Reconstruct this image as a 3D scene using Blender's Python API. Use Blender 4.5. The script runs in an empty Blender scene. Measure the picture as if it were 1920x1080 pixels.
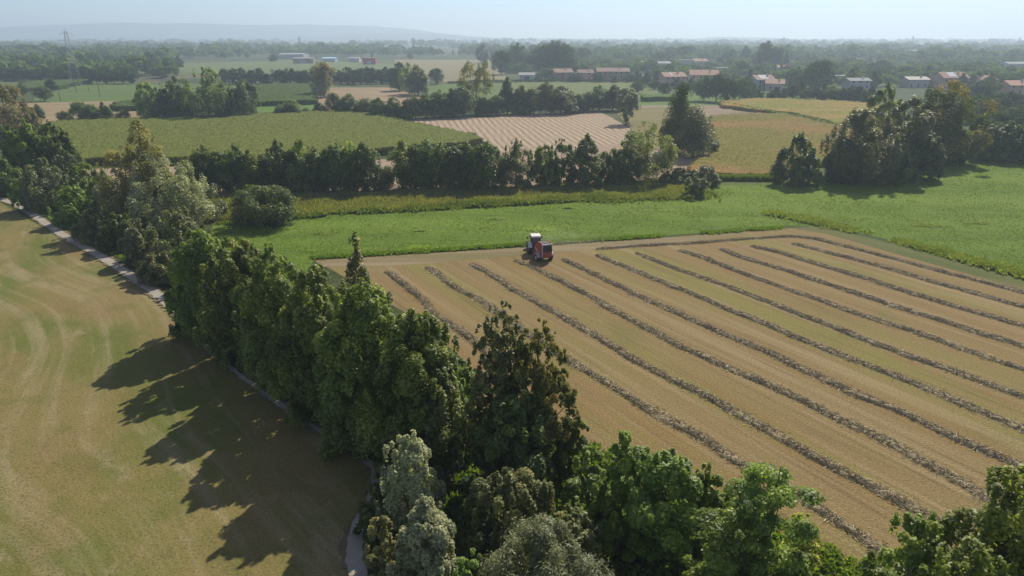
import bpy, math
import numpy as np
from mathutils import Vector, Matrix

SC = bpy.context.scene
COL = SC.collection
PI = math.pi

# ------------------------------------------------------------------ camera
CAM_H = 32.0
PITCH = math.radians(20.0)
FPX = 1297.0                      # focal length in pixels of a 1920 wide frame
cam = bpy.data.cameras.new('camera')
camo = bpy.data.objects.new('camera', cam)
COL.objects.link(camo)
camo.location = (0, 0, CAM_H)
camo.rotation_euler = (PI / 2 - PITCH, 0, 0)
cam.sensor_width = 36.0
cam.lens = 36.0 * FPX / 1920.0
cam.clip_start = 0.5
cam.clip_end = 40000
SC.camera = camo

# ------------------------------------------------------------------ world, sun, exposure
SUN_EL = math.radians(44)
SUN_AZ = math.radians(27.5)       # clockwise from +Y
W = bpy.data.worlds.new('World'); SC.world = W
W.use_nodes = True
wn = W.node_tree; wn.nodes.clear()
sky = wn.nodes.new('ShaderNodeTexSky'); sky.sky_type = 'NISHITA'; sky.sun_disc = False
sky.sun_elevation = SUN_EL; sky.sun_rotation = SUN_AZ
sky.altitude = 1500; sky.air_density = 1.2; sky.dust_density = 0.2; sky.ozone_density = 3.0
bg = wn.nodes.new('ShaderNodeBackground'); bg.inputs[1].default_value = 0.10
wo = wn.nodes.new('ShaderNodeOutputWorld')
def sky_grade(sat, tint):
    h = wn.nodes.new('ShaderNodeHueSaturation'); h.inputs['Saturation'].default_value = sat; h.inputs['Hue'].default_value = 0.515
    t = wn.nodes.new('ShaderNodeMix'); t.data_type = 'RGBA'; t.blend_type = 'MULTIPLY'; t.inputs[0].default_value = 1.0; t.inputs[7].default_value = (*tint, 1)
    wn.links.new(sky.outputs[0], h.inputs['Color']); wn.links.new(h.outputs[0], t.inputs[6]); return t.outputs[2]
# sky tint: bluer low; unseen upper part paled and warmed to neutralise shadow fill
lowc = sky_grade(1.25, (.70, .78, 1.02)); highc = sky_grade(.70, (1.08, 1.02, .93))
gc = wn.nodes.new('ShaderNodeTexCoord'); sp = wn.nodes.new('ShaderNodeSeparateXYZ'); mz = wn.nodes.new('ShaderNodeMapRange')
mz.inputs[1].default_value = 0.08; mz.inputs[2].default_value = 0.35
wn.links.new(gc.outputs['Generated'], sp.inputs[0]); wn.links.new(sp.outputs['Z'], mz.inputs[0])
mxs = wn.nodes.new('ShaderNodeMix'); mxs.data_type = 'RGBA'
wn.links.new(mz.outputs[0], mxs.inputs[0]); wn.links.new(lowc, mxs.inputs[6]); wn.links.new(highc, mxs.inputs[7]); wn.links.new(mxs.outputs[2], bg.inputs[0])
wn.links.new(bg.outputs[0], wo.inputs[0])

sl = bpy.data.lights.new('sun', 'SUN'); sl.energy = 4.8; sl.angle = math.radians(0.55)
sl.color = (1.0, 0.90, 0.74)
so = bpy.data.objects.new('sun', sl); COL.objects.link(so)
SUNV = Vector((math.sin(SUN_AZ) * math.cos(SUN_EL), math.cos(SUN_AZ) * math.cos(SUN_EL), math.sin(SUN_EL)))
so.rotation_euler = SUNV.to_track_quat('Z', 'Y').to_euler()
so.location = (60, 100, 120)

SC.view_settings.view_transform = 'Standard'
SC.view_settings.look = 'None'
SC.view_settings.gamma = 1.0
SC.view_settings.exposure = 0.31
SC.cycles.transparent_max_bounces = 4
SC.cycles.max_bounces = 6
SC.cycles.volume_bounces = 1

# ------------------------------------------------------------------ helpers
def dep(y, z=0.0):
    return y * math.cos(PITCH) + (CAM_H - z) * math.sin(PITCH)

def GY(Y):
    a = PITCH + math.atan((Y - 540.0) / FPX)
    return CAM_H / math.tan(max(a, 0.0035))

def G(X, Y):
    y = GY(Y)
    return ((X - 960.0) * dep(y) / FPX, y)

def HT(baseY, topY):
    a = PITCH + math.atan((topY - 540.0) / FPX)
    return CAM_H - GY(baseY) * math.tan(a)

def props(o, label=None, cat=None, group=None, kind=None):
    if label: o['label'] = label
    if cat: o['category'] = cat
    if group: o['group'] = group
    if kind: o['kind'] = kind
    return o

def mesh_np(name, v, f, attrs=None, smooth=False):
    """v (N,3) floats; f (M,k) ints or list of such arrays"""
    fl = f if isinstance(f, list) else [f]
    me = bpy.data.meshes.new(name)
    v = np.ascontiguousarray(v, dtype=np.float32)
    me.vertices.add(len(v)); me.vertices.foreach_set('co', v.ravel())
    idx = np.concatenate([np.asarray(a, dtype=np.int32).ravel() for a in fl])
    starts = []; s = 0
    for a in fl:
        n, k = a.shape
        starts.append(s + np.arange(n, dtype=np.int32) * k); s += n * k
    st = np.concatenate(starts).astype(np.int32)
    me.loops.add(len(idx)); me.loops.foreach_set('vertex_index', idx)
    me.polygons.add(len(st)); me.polygons.foreach_set('loop_start', st)
    if smooth:
        me.polygons.foreach_set('use_smooth', np.ones(len(st), dtype=bool))
    me.update(calc_edges=True)
    if attrs:
        for an, (dom, dat) in attrs.items():
            at = me.attributes.new(an, 'FLOAT', dom)
            at.data.foreach_set('value', np.ascontiguousarray(dat, dtype=np.float32))
    return me

def link(name, me, mat=None, parent=None, loc=None):
    o = bpy.data.objects.new(name, me); COL.objects.link(o)
    if mat is not None:
        if len(me.materials) == 0: me.materials.append(mat)
        elif me.materials[0] is not mat:
            o.material_slots[0].link = 'OBJECT'; o.material_slots[0].material = mat
    if parent is not None: o.parent = parent
    if loc is not None: o.location = loc
    return o

def empty(name, loc, rz=0.0):
    o = bpy.data.objects.new(name, None); COL.objects.link(o)
    o.location = loc; o.rotation_euler = (0, 0, rz); o.empty_display_size = 0.3
    return o

class MB:
    """collects simple solids into one mesh"""
    def __init__(s): s.v = []; s.f = []
    def add(s, vs, fs):
        b = len(s.v); s.v += [tuple(p) for p in vs]; s.f += [[i + b for i in q] for q in fs]; return s
    def hexa(s, p):           # 8 points: bottom 4 ccw then top 4
        return s.add(p, [(3, 2, 1, 0), (4, 5, 6, 7), (0, 1, 5, 4), (1, 2, 6, 5), (2, 3, 7, 6), (3, 0, 4, 7)])
    def box(s, x0, x1, y0, y1, z0, z1, c=0.0):
        if c <= 0:
            return s.hexa([(x0, y0, z0), (x1, y0, z0), (x1, y1, z0), (x0, y1, z0), (x0, y0, z1), (x1, y0, z1), (x1, y1, z1), (x0, y1, z1)])
        ring = lambda z, k: [(x0 + k, y0 + c, z), (x0 + c, y0 + k, z), (x1 - c, y0 + k, z), (x1 - k, y0 + c, z), (x1 - k, y1 - c, z), (x1 - c, y1 - k, z), (x0 + c, y1 - k, z), (x0 + k, y1 - c, z)]
        rs = [ring(z0, c * .5), ring(z0 + c, 0), ring(z1 - c, 0), ring(z1, c * .5)]
        vs = sum(rs, []); fs = [list(range(7, -1, -1)), list(range(24, 32))]
        for a in range(3):
            for i in range(8):
                j = (i + 1) % 8; fs.append((a * 8 + i, a * 8 + j, a * 8 + 8 + j, a * 8 + 8 + i))
        return s.add(vs, fs)
    def tube(s, p0, p1, r0, r1=None, n=8, caps=True):
        r1 = r0 if r1 is None else r1
        p0 = Vector(p0); p1 = Vector(p1); d = (p1 - p0).normalized()
        a = d.orthogonal().normalized(); b = d.cross(a)
        vs = [p0 + (a * math.cos(2 * PI * i / n) + b * math.sin(2 * PI * i / n)) * r0 for i in range(n)]
        vs += [p1 + (a * math.cos(2 * PI * i / n) + b * math.sin(2 * PI * i / n)) * r1 for i in range(n)]
        fs = [(i, (i + 1) % n, n + (i + 1) % n, n + i) for i in range(n)]
        if caps: fs += [list(range(n - 1, -1, -1)), list(range(n, 2 * n))]
        return s.add(vs, fs)
    def prism_x(s, prof, x0, x1):   # profile of (y,z) pairs extruded along x
        n = len(prof)
        vs = [(x0, y, z) for y, z in prof] + [(x1, y, z) for y, z in prof]
        fs = [(i, (i + 1) % n, n + (i + 1) % n, n + i) for i in range(n)] + [list(range(n - 1, -1, -1)), list(range(n, 2 * n))]
        return s.add(vs, fs)
    def build(s, name, mat, parent=None, smooth=False, bevel=0.0):
        me = bpy.data.meshes.new(name); me.from_pydata(s.v, [], s.f); me.update()
        if smooth: me.polygons.foreach_set('use_smooth', [True] * len(me.polygons))
        o = link(name, me, mat, parent)
        if bevel:
            m = o.modifiers.new('bevel', 'BEVEL'); m.width = bevel; m.segments = 2; m.limit_method = 'ANGLE'
        return o

def in_poly(px, py, poly):
    c = np.zeros(px.shape, bool); n = len(poly)
    for i in range(n):
        x0, y0 = poly[i]; x1, y1 = poly[(i + 1) % n]
        if y0 == y1: continue
        t = ((y0 > py) != (y1 > py)) & (px < (x1 - x0) * (py - y0) / (y1 - y0) + x0)
        c ^= t
    return c

ORD = ['first', 'second', 'third', 'fourth', 'fifth', 'sixth', 'seventh', 'eighth', 'ninth', 'tenth', 'eleventh', 'twelfth',
       'thirteenth', 'fourteenth', 'fifteenth', 'sixteenth', 'seventeenth', 'eighteenth', 'nineteenth', 'twentieth',
       'twenty-first', 'twenty-second', 'twenty-third', 'twenty-fourth', 'twenty-fifth', 'twenty-sixth', 'twenty-seventh', 'twenty-eighth',
       'twenty-ninth', 'thirtieth', 'thirty-first', 'thirty-second', 'thirty-third', 'thirty-fourth', 'thirty-fifth', 'thirty-sixth',
       'thirty-seventh', 'thirty-eighth', 'thirty-ninth', 'fortieth', 'forty-first', 'forty-second', 'forty-third', 'forty-fourth', 'forty-fifth', 'forty-sixth', 'forty-seventh', 'forty-eighth']

# smooth value noise for geometry
_r = np.random.RandomState(5)
_tab = _r.rand(256, 256)
def vnoise(x, y, s=1.0, off=0):
    x = np.asarray(x) / s + 37.3 * off; y = np.asarray(y) / s + 11.7 * off
    xi = np.floor(x).astype(int); yi = np.floor(y).astype(int)
    fx = x - xi; fy = y - yi; fx = fx * fx * (3 - 2 * fx); fy = fy * fy * (3 - 2 * fy)
    g = lambda a, b: _tab[a % 256, b % 256]
    return (g(xi, yi) * (1 - fx) + g(xi + 1, yi) * fx) * (1 - fy) + (g(xi, yi + 1) * (1 - fx) + g(xi + 1, yi + 1) * fx) * fy

# ------------------------------------------------------------------ materials
def new_mat(name):
    m = bpy.data.materials.new(name); m.use_nodes = True
    nt = m.node_tree; nt.nodes.clear()
    out = nt.nodes.new('ShaderNodeOutputMaterial')
    return m, nt, out

def N(nt, t, **kw):
    n = nt.nodes.new(t)
    for k, v in kw.items():
        if k.startswith('i_'):
            n.inputs[int(k[2:]) if k[2:].isdigit() else k[2:].replace('_', ' ')].default_value = v
        else: setattr(n, k, v)
    return n

def plain(name, col, rough=0.6, metal=0.0, spec=0.5, noise=0.12, scale=6.0):
    m, nt, out = new_mat(name)
    p = N(nt, 'ShaderNodeBsdfPrincipled'); p.inputs['Roughness'].default_value = rough; p.inputs['Metallic'].default_value = metal
    p.inputs['Specular IOR Level'].default_value = spec
    tc = N(nt, 'ShaderNodeTexCoord'); nz = N(nt, 'ShaderNodeTexNoise'); nz.inputs['Scale'].default_value = scale; nz.inputs['Detail'].default_value = 4
    nt.links.new(tc.outputs['Object'], nz.inputs['Vector'])
    mx = N(nt, 'ShaderNodeMix', data_type='RGBA')
    mx.inputs[6].default_value = [c * (1 - noise) for c in col] + [1]; mx.inputs[7].default_value = [min(1, c * (1 + noise)) for c in col] + [1]
    nt.links.new(nz.outputs['Fac'], mx.inputs[0]); nt.links.new(mx.outputs[2], p.inputs['Base Color'])
    nt.links.new(p.outputs[0], out.inputs[0])
    return m

LEAFK = 1.5
def leaf_mat(name, c0, c1, c2=None, trans=0.35, rough=0.5, spec=0.35, f2=0.9):
    """c0 dark leaf, c1 light leaf, c2 rare tint; picked by the per-leaf 'tint' value and per-object random"""
    m, nt, out = new_mat(name)
    c0, c1, c2 = [tuple(min(.6, v * LEAFK) for v in c) for c in (c0, c1, c2 or c1)]
    at = N(nt, 'ShaderNodeAttribute', attribute_name='tint')
    oi = N(nt, 'ShaderNodeObjectInfo')
    ramp = N(nt, 'ShaderNodeValToRGB')
    e = ramp.color_ramp.elements
    e[0].position = 0.05; e[0].color = (*c0, 1); e[1].position = f2 - 0.08; e[1].color = (*c1, 1)
    q = e.new(min(0.99, f2 + 0.08)); q.color = (*(c2 or c1), 1)
    nt.links.new(at.outputs['Fac'], ramp.inputs[0])
    hsv = N(nt, 'ShaderNodeHueSaturation')
    mr = N(nt, 'ShaderNodeMapRange'); mr.inputs[3].default_value = 0.82; mr.inputs[4].default_value = 1.2
    mh = N(nt, 'ShaderNodeMapRange'); mh.inputs[3].default_value = 0.488; mh.inputs[4].default_value = 0.512
    nt.links.new(oi.outputs['Random'], mr.inputs[0]); nt.links.new(oi.outputs['Random'], mh.inputs[0])
    nt.links.new(mr.outputs[0], hsv.inputs['Value']); nt.links.new(mh.outputs[0], hsv.inputs['Hue'])
    nt.links.new(ramp.outputs[0], hsv.inputs['Color'])
    p = N(nt, 'ShaderNodeBsdfPrincipled'); p.inputs['Roughness'].default_value = rough
    p.inputs['Specular IOR Level'].default_value = spec
    nt.links.new(hsv.outputs[0], p.inputs['Base Color'])
    tr = N(nt, 'ShaderNodeBsdfTranslucent')
    br = N(nt, 'ShaderNodeMix', data_type='RGBA', blend_type='MULTIPLY'); br.inputs[0].default_value = 1
    br.inputs[7].default_value = (1.75, 1.75, 0.5, 1)
    nt.links.new(hsv.outputs[0], br.inputs[6]); nt.links.new(br.outputs[2], tr.inputs[0])
    mx = N(nt, 'ShaderNodeMixShader'); mx.inputs[0].default_value = trans
    nt.links.new(p.outputs[0], mx.inputs[1]); nt.links.new(tr.outputs[0], mx.inputs[2])
    nt.links.new(mx.outputs[0], out.inputs[0])
    return m

GROUNDK = 0.84
def field_mat(name, base, layers, rough=0.95, bump=0.3, bscale=3.0, ang=0.0, fine=0.25, fscale=7.0):
    """base colour, then layers (colour, scale, stretch, threshold lo, hi, strength, warp); ang rotates the stretch"""
    base = tuple(v * GROUNDK for v in base); layers = [(tuple(v * GROUNDK for v in L[0]),) + tuple(L[1:]) for L in layers]
    m, nt, out = new_mat(name)
    p = N(nt, 'ShaderNodeBsdfPrincipled'); p.inputs['Roughness'].default_value = rough; p.inputs['Specular IOR Level'].default_value = 0.1
    tc = N(nt, 'ShaderNodeTexCoord')
    rot = N(nt, 'ShaderNodeMapping'); rot.inputs['Rotation'].default_value = (0, 0, ang)
    nt.links.new(tc.outputs['Object'], rot.inputs['Vector'])
    cur = None
    col = N(nt, 'ShaderNodeRGB'); col.outputs[0].default_value = (*base, 1); cur = col.outputs[0]
    for i, L in enumerate(layers):
        c, sc, st, lo, hi, k = L[:6]; warp = L[6] if len(L) > 6 else 0.0
        src = rot.outputs[0]
        if warp:
            wz = N(nt, 'ShaderNodeTexNoise'); wz.inputs['Scale'].default_value = 0.022; wz.inputs['Detail'].default_value = 1
            nt.links.new(rot.outputs[0], wz.inputs['Vector'])
            vm = N(nt, 'ShaderNodeVectorMath', operation='MULTIPLY_ADD'); vm.inputs[1].default_value = (warp, warp, 0)
            nt.links.new(wz.outputs['Color'], vm.inputs[0]); nt.links.new(rot.outputs[0], vm.inputs[2]); src = vm.outputs[0]
        mp = N(nt, 'ShaderNodeMapping'); mp.inputs['Scale'].default_value = (sc / st, sc, sc); mp.inputs['Location'].default_value = (i * 13.7, i * 5.1, 0)
        nt.links.new(src, mp.inputs['Vector'])
        nz = N(nt, 'ShaderNodeTexNoise'); nz.inputs['Scale'].default_value = 1.0; nz.inputs['Detail'].default_value = 5; nz.inputs['Roughness'].default_value = 0.6
        nt.links.new(mp.outputs[0], nz.inputs['Vector'])
        mr = N(nt, 'ShaderNodeMapRange'); mr.inputs[1].default_value = lo; mr.inputs[2].default_value = hi; mr.inputs[4].default_value = k
        nt.links.new(nz.outputs['Fac'], mr.inputs[0])
        mx = N(nt, 'ShaderNodeMix', data_type='RGBA'); mx.inputs[7].default_value = (*c, 1)
        nt.links.new(mr.outputs[0], mx.inputs[0]); nt.links.new(cur, mx.inputs[6]); cur = mx.outputs[2]
    fz = N(nt, 'ShaderNodeTexNoise'); fz.inputs['Scale'].default_value = fscale; fz.inputs['Detail'].default_value = 3
    nt.links.new(tc.outputs['Object'], fz.inputs['Vector'])
    fr = N(nt, 'ShaderNodeMapRange'); fr.inputs[1].default_value = 0.3; fr.inputs[2].default_value = 0.7; fr.inputs[3].default_value = 1 - fine; fr.inputs[4].default_value = 1 + fine
    nt.links.new(fz.outputs['Fac'], fr.inputs[0])
    mu = N(nt, 'ShaderNodeVectorMath', operation='SCALE')
    nt.links.new(cur, mu.inputs[0]); nt.links.new(fr.outputs[0], mu.inputs['Scale'])
    nt.links.new(mu.outputs[0], p.inputs['Base Color'])
    bz = N(nt, 'ShaderNodeTexNoise'); bz.inputs['Scale'].default_value = bscale; bz.inputs['Detail'].default_value = 4
    nt.links.new(tc.outputs['Object'], bz.inputs['Vector'])
    bp = N(nt, 'ShaderNodeBump'); bp.inputs['Strength'].default_value = bump; bp.inputs['Distance'].default_value = 0.3
    nt.links.new(bz.outputs['Fac'], bp.inputs['Height']); nt.links.new(bp.outputs[0], p.inputs['Normal'])
    nt.links.new(p.outputs[0], out.inputs[0])
    return m

LM = {
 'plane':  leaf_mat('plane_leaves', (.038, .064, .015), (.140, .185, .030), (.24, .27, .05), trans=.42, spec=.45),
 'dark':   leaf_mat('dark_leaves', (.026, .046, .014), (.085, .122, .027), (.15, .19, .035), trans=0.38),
 'oak':    leaf_mat('oak_leaves', (.050, .074, .015), (.155, .200, .030), (.22, .25, .04), trans=.46, spec=.45),
 'olive':  leaf_mat('olive_leaves', (.070, .075, .028), (.150, .140, .052), (.24, .19, .06), f2=0.8),
 'dull':   leaf_mat('dull_leaves', (.045, .060, .022), (.120, .135, .046), (.20, .18, .06)),
 'willow': leaf_mat('willow_leaves', (.110, .130, .066), (.235, .250, .145), (.32, .33, .20), trans=0.3, rough=0.5, spec=0.35),
 'grey':   leaf_mat('greygreen_leaves', (.055, .070, .034), (.120, .138, .062), (.17, .18, .08), trans=0.28),
 'bright': leaf_mat('bright_leaves', (.060, .100, .018), (.130, .190, .030), (.20, .25, .05)),
 'yellow': leaf_mat('yellow_leaves', (.160, .190, .025), (.300, .320, .050), (.38, .36, .06)),
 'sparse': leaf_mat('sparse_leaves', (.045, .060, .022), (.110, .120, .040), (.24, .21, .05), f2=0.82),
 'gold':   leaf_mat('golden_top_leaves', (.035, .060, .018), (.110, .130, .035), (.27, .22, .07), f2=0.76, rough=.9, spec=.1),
}
FAR = {
 'fd': leaf_mat('far_dark_leaves', (.024, .042, .016), (.060, .092, .028), trans=0.2, rough=1, spec=0),
 'fg': leaf_mat('far_green_leaves', (.038, .062, .020), (.090, .130, .036), trans=0.2, rough=1, spec=0),
 'fo': leaf_mat('far_olive_leaves', (.055, .070, .028), (.110, .120, .046), trans=0.2, rough=1, spec=0),
}
LM.update(FAR)
BARK = plain('bark', (.11, .09, .07), 0.9, noise=0.35, scale=9)
BARK_PALE = plain('pale_bark', (.34, .31, .25), 0.85, noise=0.25, scale=9)

# ------------------------------------------------------------------ trees
def prof(kind, t):
    t = np.clip(t, 0, 1)
    if kind == 'round': return np.sqrt(np.clip(1 - (2 * np.clip(t, 0, 1) ** 0.85 - 1) ** 2, 0, 1)) * 0.97 + 0.03
    if kind == 'oval': return (1 - t ** 2.2) ** 0.62 * (0.74 + 0.26 * np.minimum(1, t / 0.3)) + 0.03
    if kind == 'cone': return (1 - t ** 1.35) ** 0.78 * (0.7 + 0.3 * np.minimum(1, t / 0.15)) * 1.02 + 0.03
    if kind == 'column': return (1 - t ** 3.2) ** 0.6 * (0.72 + 0.28 * np.minimum(1, t / 0.25)) + 0.02
    if kind == 'shrub': return np.sqrt(np.clip(1 - (t * 0.97) ** 2, 0, 1)) * (0.85 + 0.15 * np.minimum(1, t / 0.2))
    if kind == 'vase': return 0.40 + 0.60 * np.sin(PI * np.clip((t - 0.12) / 0.9, 0, 1) ** 1.2) ** 0.8 * 1.0
    if kind == 'spire': return np.where(t < .45, 1 - t * .9, .60 * (1 - (t - .45) / .55) ** 1.1) + .05
    return 1 - t

def crown_arrays(rs, H, Wd, kind, ncl, nlf, leaf, z0=0.12, cl=0.17, inner=0.25, shoots=0.25, droop=0.0, flat=1.0, open_=0.0, stretch=1.15):
    hh = H * (1 - z0)
    ts = []
    while len(ts) < ncl:
        t = rs.rand()
        if rs.rand() < prof(kind, np.array(t)) * 0.75 + 0.25: ts.append(t)
    ts = np.array(ts); R = prof(kind, ts) * Wd / 2
    a = rs.rand(ncl) * 2 * PI
    lob = 1 + 0.13 * np.sin(a * 3 + rs.rand() * 6 + ts * 6) + 0.11 * np.sin(a * 5 + rs.rand() * 6 - ts * 9)
    isin = rs.rand(ncl) < inner
    fr = np.where(isin, rs.uniform(.15, .6, ncl), rs.uniform(.78, 1.0, ncl))
    rc = cl * Wd * rs.uniform(.55, 1.35, ncl) * (0.38 + 0.62 * R / (Wd / 2))
    rc = np.maximum(rc, leaf * 1.5)
    rr = np.maximum(R * lob * fr - rc * 0.55, 0)
    C = np.stack([rr * np.cos(a), rr * np.sin(a), z0 * H + ts * hh * 0.94], 1)
    st = np.full(ncl, stretch)
    # shoots: thin upright clumps that break the outline
    nsh = int(ncl * shoots)
    if nsh:
        k = rs.choice(ncl, nsh, replace=False)
        st[k] = rs.uniform(2.0, 3.4, nsh); rc[k] *= 0.42
        out = C[k] * np.array([1, 1, 0]); C[k] += out * 0.10; C[k, 2] += hh * 0.035
    wgt = rc ** 2 * (st ** .5); wgt /= wgt.sum()
    ci = rs.choice(ncl, nlf, p=wgt)
    outw = C[ci] * np.array([1, 1, 0]); outw /= (np.linalg.norm(outw, axis=1, keepdims=True) + 1e-6)
    d = rs.randn(nlf, 3); d /= np.linalg.norm(d, axis=1, keepdims=True)
    d = d + outw * 0.30 + np.array([0, 0, 0.55]); d /= np.linalg.norm(d, axis=1, keepdims=True)
    rad = rc[ci] * (rs.rand(nlf) ** 0.45) * 1.08
    P = C[ci] + d * rad[:, None] * np.stack([np.ones(nlf), np.ones(nlf), st[ci] * flat], 1)
    if droop:
        P[:, 2] -= droop * (np.linalg.norm(P[:, :2], axis=1) / (Wd / 2)) ** 2 * H * rs.rand(nlf)
    P[:, 2] = np.maximum(P[:, 2], 0.1)
    P[:, 2] = np.minimum(P[:, 2], H * 1.02)
    n = d * 0.75 + rs.randn(nlf, 3) * 0.42 + np.array([0, 0, 0.65]); n /= np.linalg.norm(n, axis=1, keepdims=True)
    r2 = rs.randn(nlf, 3)
    if droop: r2 = r2 * 0.4 + np.array([0, 0, -1.2])
    u = r2 - n * (r2 * n).sum(1, keepdims=True); u /= (np.linalg.norm(u, axis=1, keepdims=True) + 1e-6)
    w = np.cross(n, u)
    L = leaf * rs.uniform(.6, 1.35, nlf)[:, None]
    wid = 0.30 if droop else 0.58
    q = np.stack([P - u * L, P - w * L * wid + n * L * .12, P + u * L, P + w * L * wid + n * L * .12], 1).reshape(-1, 3)
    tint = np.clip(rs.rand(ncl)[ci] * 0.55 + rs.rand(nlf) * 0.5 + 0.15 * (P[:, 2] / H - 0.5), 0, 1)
    if open_:
        keep = rs.rand(nlf) > open_ * (P[:, 2] / H) ** 1.5
        q = q.reshape(-1, 4, 3)[keep].reshape(-1, 3); tint = tint[keep]
    return q, tint, C

def quads(n): return np.arange(n * 4, dtype=np.int32).reshape(-1, 4)

def crown_mesh(name, seed, *a, **k):
    rs = np.random.RandomState(seed)
    q, t, C = crown_arrays(rs, *a, **k)
    return mesh_np(name, q, quads(len(t)), {'tint': ('FACE', t)}), C

def trunk_mesh(name, seed, H, Wd, C, r=None, limbs=9, top=0.82):
    rs = np.random.RandomState(seed + 77)
    r = r or max(0.06, H * 0.018)
    vs = []; fs = []
    def chain(pts, rads, n):
        b = len(vs)
        for i, (p, rr) in enumerate(zip(pts, rads)):
            for k in range(n):
                a = 2 * PI * k / n; vs.append((p[0] + rr * math.cos(a), p[1] + rr * math.sin(a), p[2]))
        for i in range(len(pts) - 1):
            for k in range(n):
                fs.append((b + i * n + k, b + i * n + (k + 1) % n, b + (i + 1) * n + (k + 1) % n, b + (i + 1) * n + k))
    bx, by = rs.uniform(-.04, .04, 2) * H
    m = 7
    tp = [np.array([bx * (i / m) ** 2 + rs.uniform(-.01, .01) * H * (i > 0), by * (i / m) ** 2, H * top * i / m]) for i in range(m + 1)]
    chain(tp, [r * (1.35 if i == 0 else (1 - 0.88 * i / m)) for i in range(m + 1)], 8)
    if len(C):
        ks = rs.choice(len(C), min(limbs, len(C)), replace=False)
        for k in ks:
            c = C[k]; zz = min(c[2] * rs.uniform(.45, .75), H * top * 0.9); i = zz / (H * top) * m
            p0 = tp[int(i)] + (tp[min(m, int(i) + 1)] - tp[int(i)]) * (i - int(i))
            mid = (p0 + c) / 2 + np.array([0, 0, -.03 * H])
            rb = r * (1 - .85 * i / m) * 0.6
            chain([p0, mid, c], [rb, rb * .6, rb * .15], 5)
    return mesh_np(name, np.array(vs), np.array(fs), smooth=True)

LIB = {}
def lib(kind, lod):
    key = (kind, lod)
    if key in LIB: return LIB[key]
    H = {'round': 12, 'oval': 12, 'cone': 9, 'column': 14, 'shrub': 4, 'vase': 13, 'spire': 10}[kind]
    Wd = {'round': 10, 'oval': 8, 'cone': 7, 'column': 5, 'shrub': 5.5, 'vase': 8, 'spire': 4}[kind]
    nv = 4
    out = []
    for v in range(nv):
        seed = hash(kind) % 1 + sum(map(ord, kind)) * 7 + v * 31 + lod * 101
        if lod == 1: nlf, leaf, ncl = 7500, 0.27, 90
        elif lod == 2: nlf, leaf, ncl = 2200, 0.50, 50
        else: nlf, leaf, ncl = 700, 0.85, 26
        if kind in ('shrub', 'spire'): nlf //= 2; leaf *= 0.7
        z0 = {'round': .12, 'oval': .10, 'cone': .05, 'column': .06, 'shrub': .0, 'vase': .18, 'spire': .1}[kind]
        cm, C = crown_mesh('crown', seed, H, Wd, kind, ncl, nlf, leaf, z0=z0, cl=0.17 if kind != 'column' else 0.24)
        tm = trunk_mesh('trunk', seed, H, Wd, C)
        out.append((cm, tm, H, Wd))
    LIB[key] = out
    return out

RS = np.random.RandomState(2024)
TREES = []
def place(cx, baseY, topY, wpx):
    y = GY(baseY); h = max(HT(baseY, topY), 0.8)
    d = dep(y, h * 0.55); wpx = wpx * (1.0 if baseY > 600 else 1.14)
    return (cx - 960.0) * d / FPX, y, h, wpx * d / FPX

def tree(cx, baseY, topY, wpx, kind, mat, label, name='tree', cat='tree', group=None, lod=1, bark=None, near=None):
    x, y, h, w = place(cx, baseY, topY, wpx)
    root = empty(name, (x, y, 0), RS.rand() * 6.28)
    props(root, label, cat, group)
    cname = 'crown' if cat == 'tree' else 'foliage'
    if near is not None:
        k = dict(ncl=170, nlf=26000, leaf=0.19, cl=0.12); k.update(near)
        tr = {q: k.pop(q) for q in ('r', 'limbs', 'top') if q in k}
        seed = int(cx * 7 + baseY)
        cm, C = crown_mesh('crown', seed, h, w, kind, k.pop('ncl'), k.pop('nlf'), k.pop('leaf'), **k)
        tm = trunk_mesh('trunk', seed, h, w, C, **tr)
        s = (1, 1, 1)
    else:
        L = lib(kind, lod); cm, tm, H0, W0 = L[RS.randint(len(L))]
        s = (w / W0, w / W0, h / H0)
    root.scale = s
    c = link(cname, cm, LM[mat], root)
    if lod < 3 or cat == 'tree':
        link('trunk' if cat == 'tree' else 'stem', tm, bark or BARK, root)
    TREES.append((x, y, w))
    return root

# ------------------------------------------------------------------ ground and fields
Z = [0.004]
def field(name, px, mat, kind='structure'):
    pts = [G(*p) for p in px]
    z = Z[0]; Z[0] += 0.004
    me = bpy.data.meshes.new(name); me.from_pydata([(x, y, z) for x, y in pts], [], [list(range(len(pts)))]); me.update()
    o = link(name, me, mat); o['kind'] = kind
    return pts

g_far = field_mat('countryside', (.060, .085, .030), [((.15, .13, .075), .004, 1, .55, .6, .9), ((.045, .065, .028), .012, 1, .45, .6, .8), ((.11, .14, .04), .006, 1, .55, .62, .8)], fine=.2, fscale=.5, bump=.1)
gm = bpy.data.meshes.new('ground')
gm.from_pydata([(-7000, -60, 0), (7000, -60, 0), (7000, 7000, 0), (-7000, 7000, 0)], [], [(0, 1, 2, 3)]); gm.update()
go = link('ground', gm, g_far); go['kind'] = 'structure'

# rough ground below the trees between path and hay field
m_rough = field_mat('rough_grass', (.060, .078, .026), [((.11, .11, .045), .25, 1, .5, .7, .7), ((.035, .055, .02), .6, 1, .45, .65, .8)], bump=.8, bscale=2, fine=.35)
field('rough_ground', [(-400, 345), (0, 372), (330, 560), (700, 868), (640, 1000), (640, 1500), (2600, 1500), (2600, 1300), (1500, 1000), (600, 480), (420, 415), (420, 330), (-400, 200)], m_rough)

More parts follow.
